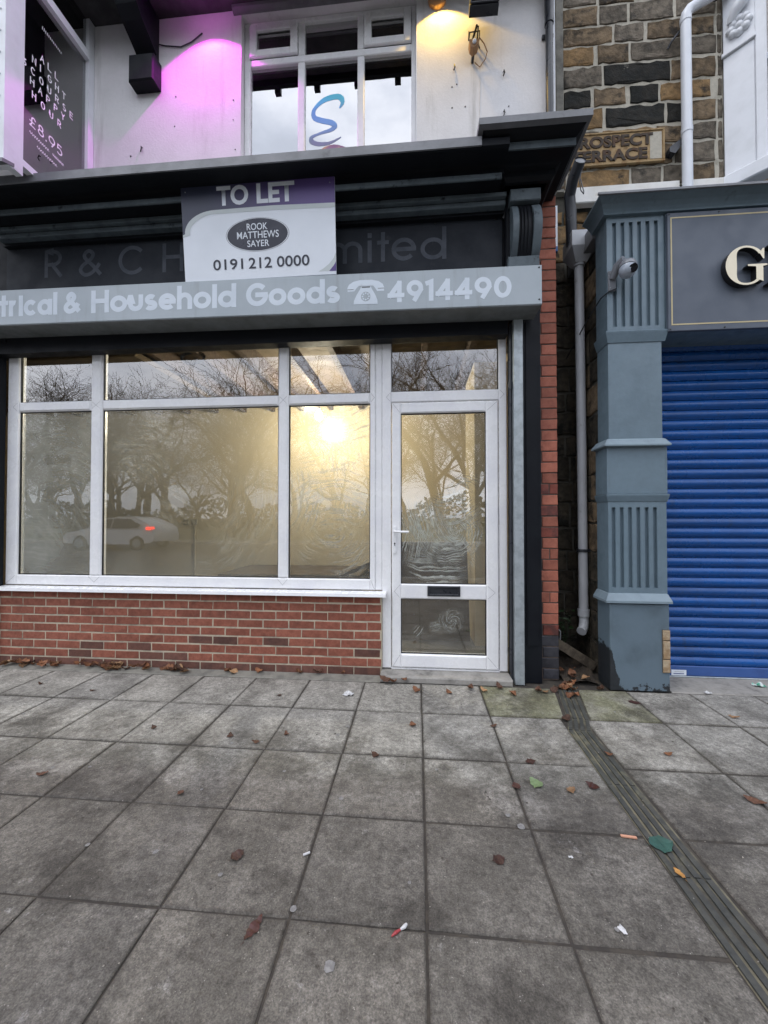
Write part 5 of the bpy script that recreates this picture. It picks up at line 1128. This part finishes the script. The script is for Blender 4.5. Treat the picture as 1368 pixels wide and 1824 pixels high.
# ================================================================= LEAVES AND LITTER
def leaf_mesh(seed, mat, ln=.06, wd=.028, curl=.012):
    q = random.Random(seed); n = 9; m = MB(); L = []
    for i in range(n + 1):
        t = i / n; w_ = wd * 1.12 * math.sin(math.pi * (t * .985 + .005)) ** .85 * (1.15 - .35 * t) * (1 + q.uniform(-.16, .16)); z = curl * (1 - math.cos((t - .4) * 3)) + q.uniform(0, .003)
        L += [(t * ln - ln / 2, -w_ / 2 + q.uniform(-.003, .003), z + curl * .5 * q.uniform(.2, 1) + .0015), (t * ln - ln / 2, 0, z + .001), (t * ln - ln / 2, w_ / 2 + q.uniform(-.003, .003), z + curl * .5 * q.uniform(.2, 1.2) + .0015)]
    m.add(L, [(i * 3 + j, (i + 1) * 3 + j, (i + 1) * 3 + j + 1, i * 3 + j + 1) for i in range(n) for j in (0, 1)])
    o = len(m.v); m.add([(-ln / 2, -.001, .002), (-ln / 2, .001, .002), (-ln / 2 - ln * .28, .004, .004)], [(0, 1, 2)])
    return m.mesh('leaf', mat)
def leaf(x, y, me, rz, label, group=None, s=1., rx=0., z=.001):
    o = inst('fallen_leaf', me, (x, y, z), None, (rx, 0, rz), (s, s, s)); o['label'] = label; o['category'] = 'leaf'
    if group: o['group'] = group
    return o
leaf(.554, -1.076, leaf_mesh(1, mt['leaf_green'], .075, .062, .012), 2.3, 'pale green leaf lying on the paving left of the drain', s=.92)
leaf(.948, -1.397, leaf_mesh(2, mt['leaf_teal'], .095, .075, .006), .1, 'large blue green leaf lying across the ribbed drain')
leaf(.824, -1.069, leaf_mesh(3, mt['leaf_red'], .062, .046, .008), 2.6, 'red brown leaf on the slab between green leaf and drain')
leaf(.707, -1.11, leaf_mesh(4, mt['leafs'][2], .045, .034, .01), .4, 'small tan leaf between the green leaf and red leaf')
leaf(-.554, -1.844, leaf_mesh(5, mt['leaf_red'], .085, .030, .004), 1.25, 'long narrow dark red leaf in the left foreground paving')
leaf(-.73, -1.591, leaf_mesh(6, mt['leaf_dark'], .055, .045, .004), .9, 'flat dark brown leaf with stem on the left foreground slab')
leaf(.281, -1.523, leaf_mesh(7, mt['leaf_dark'], .05, .042, .002), .3, 'dark squashed leaf flat on the slab below the door')
leaf(.934, -1.526, leaf_mesh(8, mt['leaf_gold'], .045, .022, .004), 1.9, 'small golden leaf on the drain below the blue green leaf')
leaf(1.513, -.145, leaf_mesh(9, mt['leaf_red'], .085, .045, .003), -.5, 'dark oval leaf on the wet slab in front of the grey pilaster')
leaf(1.53, -1.11, leaf_mesh(10, mt['leafs'][1], .08, .045, .01), -.7, 'brown leaf in the paving joint at the right picture edge')
leaf(2.049, -.308, leaf_mesh(11, mt['leafs'][2], .06, .03, .01), -.6, 'tan leaf in the joint in front of the blue shutter')
leaf(.937, -.425, leaf_mesh(12, mt['leafs'][1], .07, .05, .015), .5, 'brown leaf at the bend of the ribbed drain')
leaf(.578, -.898, leaf_mesh(13, mt['leaf_dark'], .06, .04, .004), .2, 'dark wet leaf in the joint above the green leaf')
leaf(.453, -1.10, leaf_mesh(14, mt['leaf_dark'], .05, .035, .004), 1.9, 'dark wet leaf in the joint left of the green leaf')
brn = [leaf_mesh(20 + i, mt['leafs'][i % 3] if i % 3 != 2 else mt['leafs'][1], rnd.uniform(.045, .065), rnd.uniform(.025, .04), rnd.uniform(.008, .018)) for i in range(6)]
SC = [(-.824, -.754, 'brown leaf on the second slab row left of the door'), (-1.155, -.801, 'brown leaf with upturned stalk on the second slab row'), (-.977, -.85, 'small brown leaf close to the joint below the second slab row'),
 (-.263, -.922, 'brown leaf on the slab joint straight in front of the door step'), (-1.157, -1.286, 'brown leaf on the third slab row above the dark stalked leaf'), (-1.95, -1.217, 'brown leaf near the left picture edge on the third slab row'),
 (-3.006, -.227, 'brown leaf on the far left slab next to the wall'), (-1.05, -.262, 'brown leaf left of the crumpled paper near the brick base'), (-.06, -.587, 'small brown leaf on the second slab row below the door hinge side'),
 (.208, -.107, 'brown leaf just in front of the door step middle'), (1.029, -.795, 'brown leaf lying on the ribs of the drain halfway up'), (1.359, -.767, 'brown leaf on the slab right of the drain'),
 (-1.673, -.759, 'brown leaf on the joint left of the stalked leaf'), (.45, -.55, 'brown leaf in the long joint right of the door'), (-2.5, -.3, 'brown leaf on the first slab row under the left pane')]
for x, y, lb_ in SC: leaf(x, y, rnd.choice(brn), rnd.uniform(0, 6.3), lb_, 'brown leaves scattered on the paving', rnd.uniform(.7, 1.0))
org = [leaf_mesh(40 + i, mt['leafs'][(0, 0, 2, 1)[i % 4]], rnd.uniform(.06, .10), rnd.uniform(.035, .06), rnd.uniform(.015, .03)) for i in range(8)]
foot = [(-3.67, .074), (-3.637, .103), (-3.524, .099), (-3.58, .12), (-3.45, .11), (-3.313, .079), (-3.25, .12), (-3.212, .101), (-3.0, .12), (-2.896, .115), (-2.843, .145), (-2.753, .102), (-2.755, .125), (-2.70, .09), (-2.665, .122), (-2.636, .13), (-2.6, .08), (-2.72, .13), (-2.467, .102), (-2.378, .125), (-2.33, .09), (-2.176, .127), (-2.067, .1), (-2.062, .125), (-2.02, .08), (-1.665, .125), (-1.6, .1), (-1.353, .13), (-1.016, .13), (-.858, .13), (-.658, .116), (-.287, .02), (-.223, .015), (-.135, .02)]
foot += [(x + rnd.uniform(-.06, .06), min(.13, y + rnd.uniform(-.02, .03))) for x, y in foot if -2.95 < x < -2.25 or x < -3.1 or (-2.2 < x < -1.95)]
for x, y in foot:
    where = 'at the left end of the brick base' if x < -3.1 else 'in the thick clump under the left mullion' if x < -2.3 else 'in the clump under the left half of the middle pane' if x < -1.9 else 'along the brick base under the right half of the middle pane' if x < -.95 else 'along the brick base under the right pane'
    leaf(x + rnd.uniform(-.02, .02), y, rnd.choice(org), rnd.uniform(0, 6.3), 'dry orange leaf ' + where, 'leaves along the brick base', rnd.uniform(.8, 1.3), rnd.uniform(-.6, .6), rnd.uniform(.006, .03))
gapl = [(.373, -.026), (.474, -.056), (.603, .004), (.673, -.095), (.879, -.03), (.923, -.045), (.996, -.011), (1.05, .03), (1.082, .055), (1.117, .038), (1.153, .022), (1.136, -.073), (1.12, .10), (1.18, .12), (1.22, .20), (1.16, .26), (1.25, .28), (1.20, .15), (1.30, .14), (1.363, .03), (1.15, .07), (1.092, -.095), (-.036, -.1)]
for x, y in gapl:
    dp_ = 1.135 < x < 1.40 and y > .12
    where = 'inside the dark gap among the rubbish' if dp_ else 'in front of the door step' if x < .7 else 'at the foot of the steel rail and black pilaster' if x < 1.0 else 'heaped at the mouth of the gap'
    leaf(x, y, rnd.choice(org), rnd.uniform(0, 6.3), 'curled brown leaf ' + where, 'leaves by the doorstep and gap', rnd.uniform(.75, 1.1), rnd.uniform(-.5, .5), (.045 + .08 * (y - .12)) if dp_ else .006)
# scraps
def scrap(seed, s): 
    q = random.Random(seed); m = MB(); n = 5
    m.v = [(x / n * s - s / 2 + q.uniform(-.1, .1) * s, y / n * s * .6 - s * .3 + q.uniform(-.1, .1) * s, abs(q.gauss(0, .12)) * s + .002) for x in range(n + 1) for y in range(n + 1)]
    m.f = [(x * (n + 1) + y, (x + 1) * (n + 1) + y, (x + 1) * (n + 1) + y + 1, x * (n + 1) + y + 1) for x in range(n) for y in range(n)]; return m
inst('crumpled_paper', scrap(3, .075).mesh('crumpled_paper', mt['paper']), (-.544, -.2, .001), label='crumpled white paper scrap in front of the brick base right end', category='litter')
wr = thing('sweet_wrapper', (-.087, -1.812, 0), 'twisted red and white sweet wrapper on the foreground paving', 'litter')
MB().tube([(-.112, -1.83, .003), (-.10, -1.82, .005), (-.085, -1.808, .004)], [.002, .005, .003], 7).build('red_end', mt['red_print'], wr); MB().tube([(-.085, -1.808, .004), (-.072, -1.80, .006), (-.066, -1.79, .004)], [.003, .006, .004], 7).build('white_end', mt['paper'], wr)
inst('pink_stick', MB().box(-.03, .03, -.005, .005, .001, .006).mesh('pink_stick', mt['pink']), (.838, -1.368, 0), rot=(0, 0, -.1), label='pale pink stick beside the blue green leaf and drain', category='litter')
inst('white_wrapper', scrap(8, .05).mesh('white_wrapper', mt['paper']), (2.145, .051, .002), label='white scrap at the foot of the blue shutter', category='litter')
inst('green_wrapper', scrap(9, .08).mesh('green_wrapper', M('green_white_print', (.1, .35, .25), (.7, .7, .7), 40, .4, .6, .5, fine=0)), (2.621, .20, .008), label='green and white wrapper under the right end of the blue shutter', category='litter')
inst('paper_shred', scrap(12, .026).mesh('paper_shred', mt['paper']), (.621, -1.748, 0), rot=(0, 0, 1.9), label='thin white paper shred on the slab left of the drain foreground', category='litter')
inst('paper_chip', scrap(13, .017).mesh('paper_chip', mt['paper']), (.563, -1.487, 0), label='small white chip on the slab above the paper shred', category='litter')
inst('cigarette_end', MB().tube([(-.474, -1.569, .005), (-.452, -1.555, .005)], .004, 8).mesh('cigarette_end', mt['paper']), (0, 0, 0), label='white cigarette end in the left foreground paving', category='litter')
gm = MB(); q = random.Random(8)
spots = [(-.288, -1.925, .017), (.41, -1.35, .016)] + [(q.uniform(-3.2, 2.2), q.uniform(-1.9, -.1), q.uniform(.006, .013)) for _ in range(48)]
for x, y, r_ in spots:
    o0 = len(gm.v); gm.v += [(x + r_ * q.uniform(.8, 1.15) * math.cos(t), y + r_ * q.uniform(.8, 1.15) * math.sin(t), .0022) for t in [k * math.pi / 5 for k in range(10)]]; gm.f.append(tuple(range(o0, o0 + 10)))
gm.build('gum_spots', mt['gum'], kind='stuff', label='pale flattened chewing gum spots on the paving', category='gum')
sp = MB()
for _ in range(700):
    x, y = q.uniform(-3.2, 2.4), q.uniform(-2.2, .0); r_ = q.uniform(.001, .0035) * (1.6 if q.random() < .08 else 1)
    o0 = len(sp.v); sp.v += [(x - r_, y - r_ * .6, .001), (x + r_, y - r_ * .4, .001), (x + r_ * .3, y + r_, .001), (x, y, .001 + r_)]; sp.f += [(o0, o0 + 1, o0 + 3), (o0 + 1, o0 + 2, o0 + 3), (o0 + 2, o0, o0 + 3)]
sp.build('grit', mt['speck'], kind='stuff', label='pale grit and crumbs scattered over the paving', category='grit')

# ================================================================= ACROSS THE ROAD (seen in the glass)
def tree_mesh(seed, h):
    q = random.Random(seed); tk, tw = MB(), MB()
    def grow(p, d, ln, r, lev):
        n = 3; pts = [p]; dd = d
        for i in range(n):
            dd = (dd + Vector((q.gauss(0, .13), q.gauss(0, .13), q.gauss(.03, .1)))).normalized(); pts.append(pts[-1] + dd * ln / n)
        rr = [r * (1 - .4 * i / n) for i in range(n + 1)]
        (tk if lev < 3 else tw).tube(pts, rr, 6 if lev < 2 else (4 if lev < 4 else 3), cap=False)
        if lev >= 7: return
        kids = (3, 3, 4, 4, 3, 2, 2)[lev]
        for k in range(kids):
            at = pts[-1] if k == 0 else pts[q.choice((1, 2, 3) if lev else (2, 3))]
            ax = Vector((q.gauss(0, 1), q.gauss(0, 1), q.gauss(0, .5))).normalized()
            nd = (dd * (1.1 if k == 0 else .65) + ax * (.45 if k == 0 else .8)).normalized()
            grow(at, nd, ln * q.uniform(.62, .82), max(.006, r * (.58 if k == 0 else .42)), lev + 1)
    grow(Vector((0, 0, -.1)), Vector((0, 0, 1)), h * .25, h * .019, 0)
    return tk.mesh('trunk', mt['bark']), tw.mesh('crown', mt['bark'])
protos = [tree_mesh(s, 13) for s in (3, 7, 12)]
tq = random.Random(35); tl_ = []
x_ = -36.
while x_ < 24: tl_.append((x_, -20.5 + tq.uniform(-1.5, 1.2), tq.randrange(3), tq.uniform(1.0, 1.5))); x_ += tq.choice((1.6, 3.2, 5.5, 6.5))
x_ = -46.
while x_ < 34: tl_.append((x_, -28 + tq.uniform(-3, 3), tq.randrange(3), tq.uniform(1.1, 1.7))); x_ += tq.uniform(2.4, 6)
x_ = -60.
while x_ < 44: tl_.append((x_, -38 + tq.uniform(-3, 2), tq.randrange(3), tq.uniform(1.1, 1.6))); x_ += tq.uniform(2.5, 5)
for x, y, k, s in tl_:
    e = thing('bare_tree', (x, y, -.02), 'bare winter tree across the road, reflected in the shop glass', 'tree', 'bare trees across the road')
    e.rotation_euler = (0, 0, rnd.uniform(0, 6.3)); e.scale = (s * rnd.uniform(.85, 1.1), s, s * rnd.uniform(.9, 1.15))
    for nm, me in zip(('trunk', 'crown'), protos[k]):
        o = bpy.data.objects.new(nm, me); COL.objects.link(o); o.parent = e
hd_ = MB(); q = random.Random(2)
for i in range(15000):
    x = q.uniform(-100, 60); t = q.random() ** .9; top = 3.0 + 1.3 * math.sin(x * .31) * math.sin(x * .083 + 1) + .4 * math.sin(x * 1.3)
    c = Vector((x, -44 + q.uniform(-1.2, 1.2), t * top)); r_ = q.uniform(.15, .42)
    u = Vector((q.gauss(0, 1), q.gauss(0, 1), q.gauss(0, 1))).normalized(); v = u.cross(Vector((q.gauss(0, 1), q.gauss(0, 1), q.gauss(0, 1)))).normalized()
    hd_.add([c - u * r_, c - v * r_ * .6, c + u * r_, c + v * r_ * .6], [(0, 1, 2, 3)])
hd_.build('hedge', mt['evergreen'], kind='stuff', label='dark hedge beyond the trees across the road', category='hedge')
# white hatchback driving past
car = thing('car', (-13.6, -13.3, -.12), 'white hatchback with lit red tail light reflected in the large pane', 'car')
cbd = MB(); prof = [(-2.1, .35), (-2.15, .62), (-2.0, .78), (-1.15, .95), (-.35, 1.42), (.35, 1.50), (1.1, 1.46), (1.75, 1.20), (2.02, .98), (2.12, .70), (2.08, .38), (1.65, .30), (-1.7, .28)]
n = len(prof); sec = []
for yy_, k, dz in ((-.86, .97, .0), (-.90, 1, 0), (.90, 1, 0), (.86, .97, .0)):
    for x, z in prof:
        tum = max(0, z - .95) * .32; sec.append((x * k, yy_ * (1 - tum), z))
cbd.add(sec, [(i + n * j, (i + 1) % n + n * j, (i + 1) % n + n * (j + 1), i + n * (j + 1)) for j in range(3) for i in range(n)] + [tuple(range(n)), tuple(range(3 * n, 4 * n))])
CM = Matrix.Translation((-13.6, -13.3, -.12))
cbd.xf(CM).build('body', mt['car_white'], car, smooth=35)
for poly in ([(-.95, .98), (-.32, 1.36), (.1, 1.42), (.1, .98)], [(.18, .98), (.18, 1.42), (.95, 1.38), (1.5, 1.12), (1.35, 1.0)]):
    MB().add([(x, .905 * (1 - max(0, z - .95) * .32) + .004, z) for x, z in poly], [tuple(range(len(poly)))]).xf(CM).build('window', mt['dark_glass'], car)
for x in (-1.35, 1.32):
    for yy_ in (-.80, .80):
        wh = MB().lathe([(.31, -.10), (.33, -.06), (.33, .06), (.31, .10)], (0, 0, 0), 'y', 20).xf(CM @ Matrix.Translation((x, yy_ * 1.03, .33))).build('wheel', mt['tyre'], car)
        MB().lathe([(.20, -.112), (.21, .112)], (0, 0, 0), 'y', 16).xf(CM @ Matrix.Translation((x, yy_ * 1.03, .33))).build('rim', mt['steel'], wh)
MB().box(1.72, 2.03, .74, .885, .92, 1.04).xf(CM).build('tail_light', mt['tail'], car)
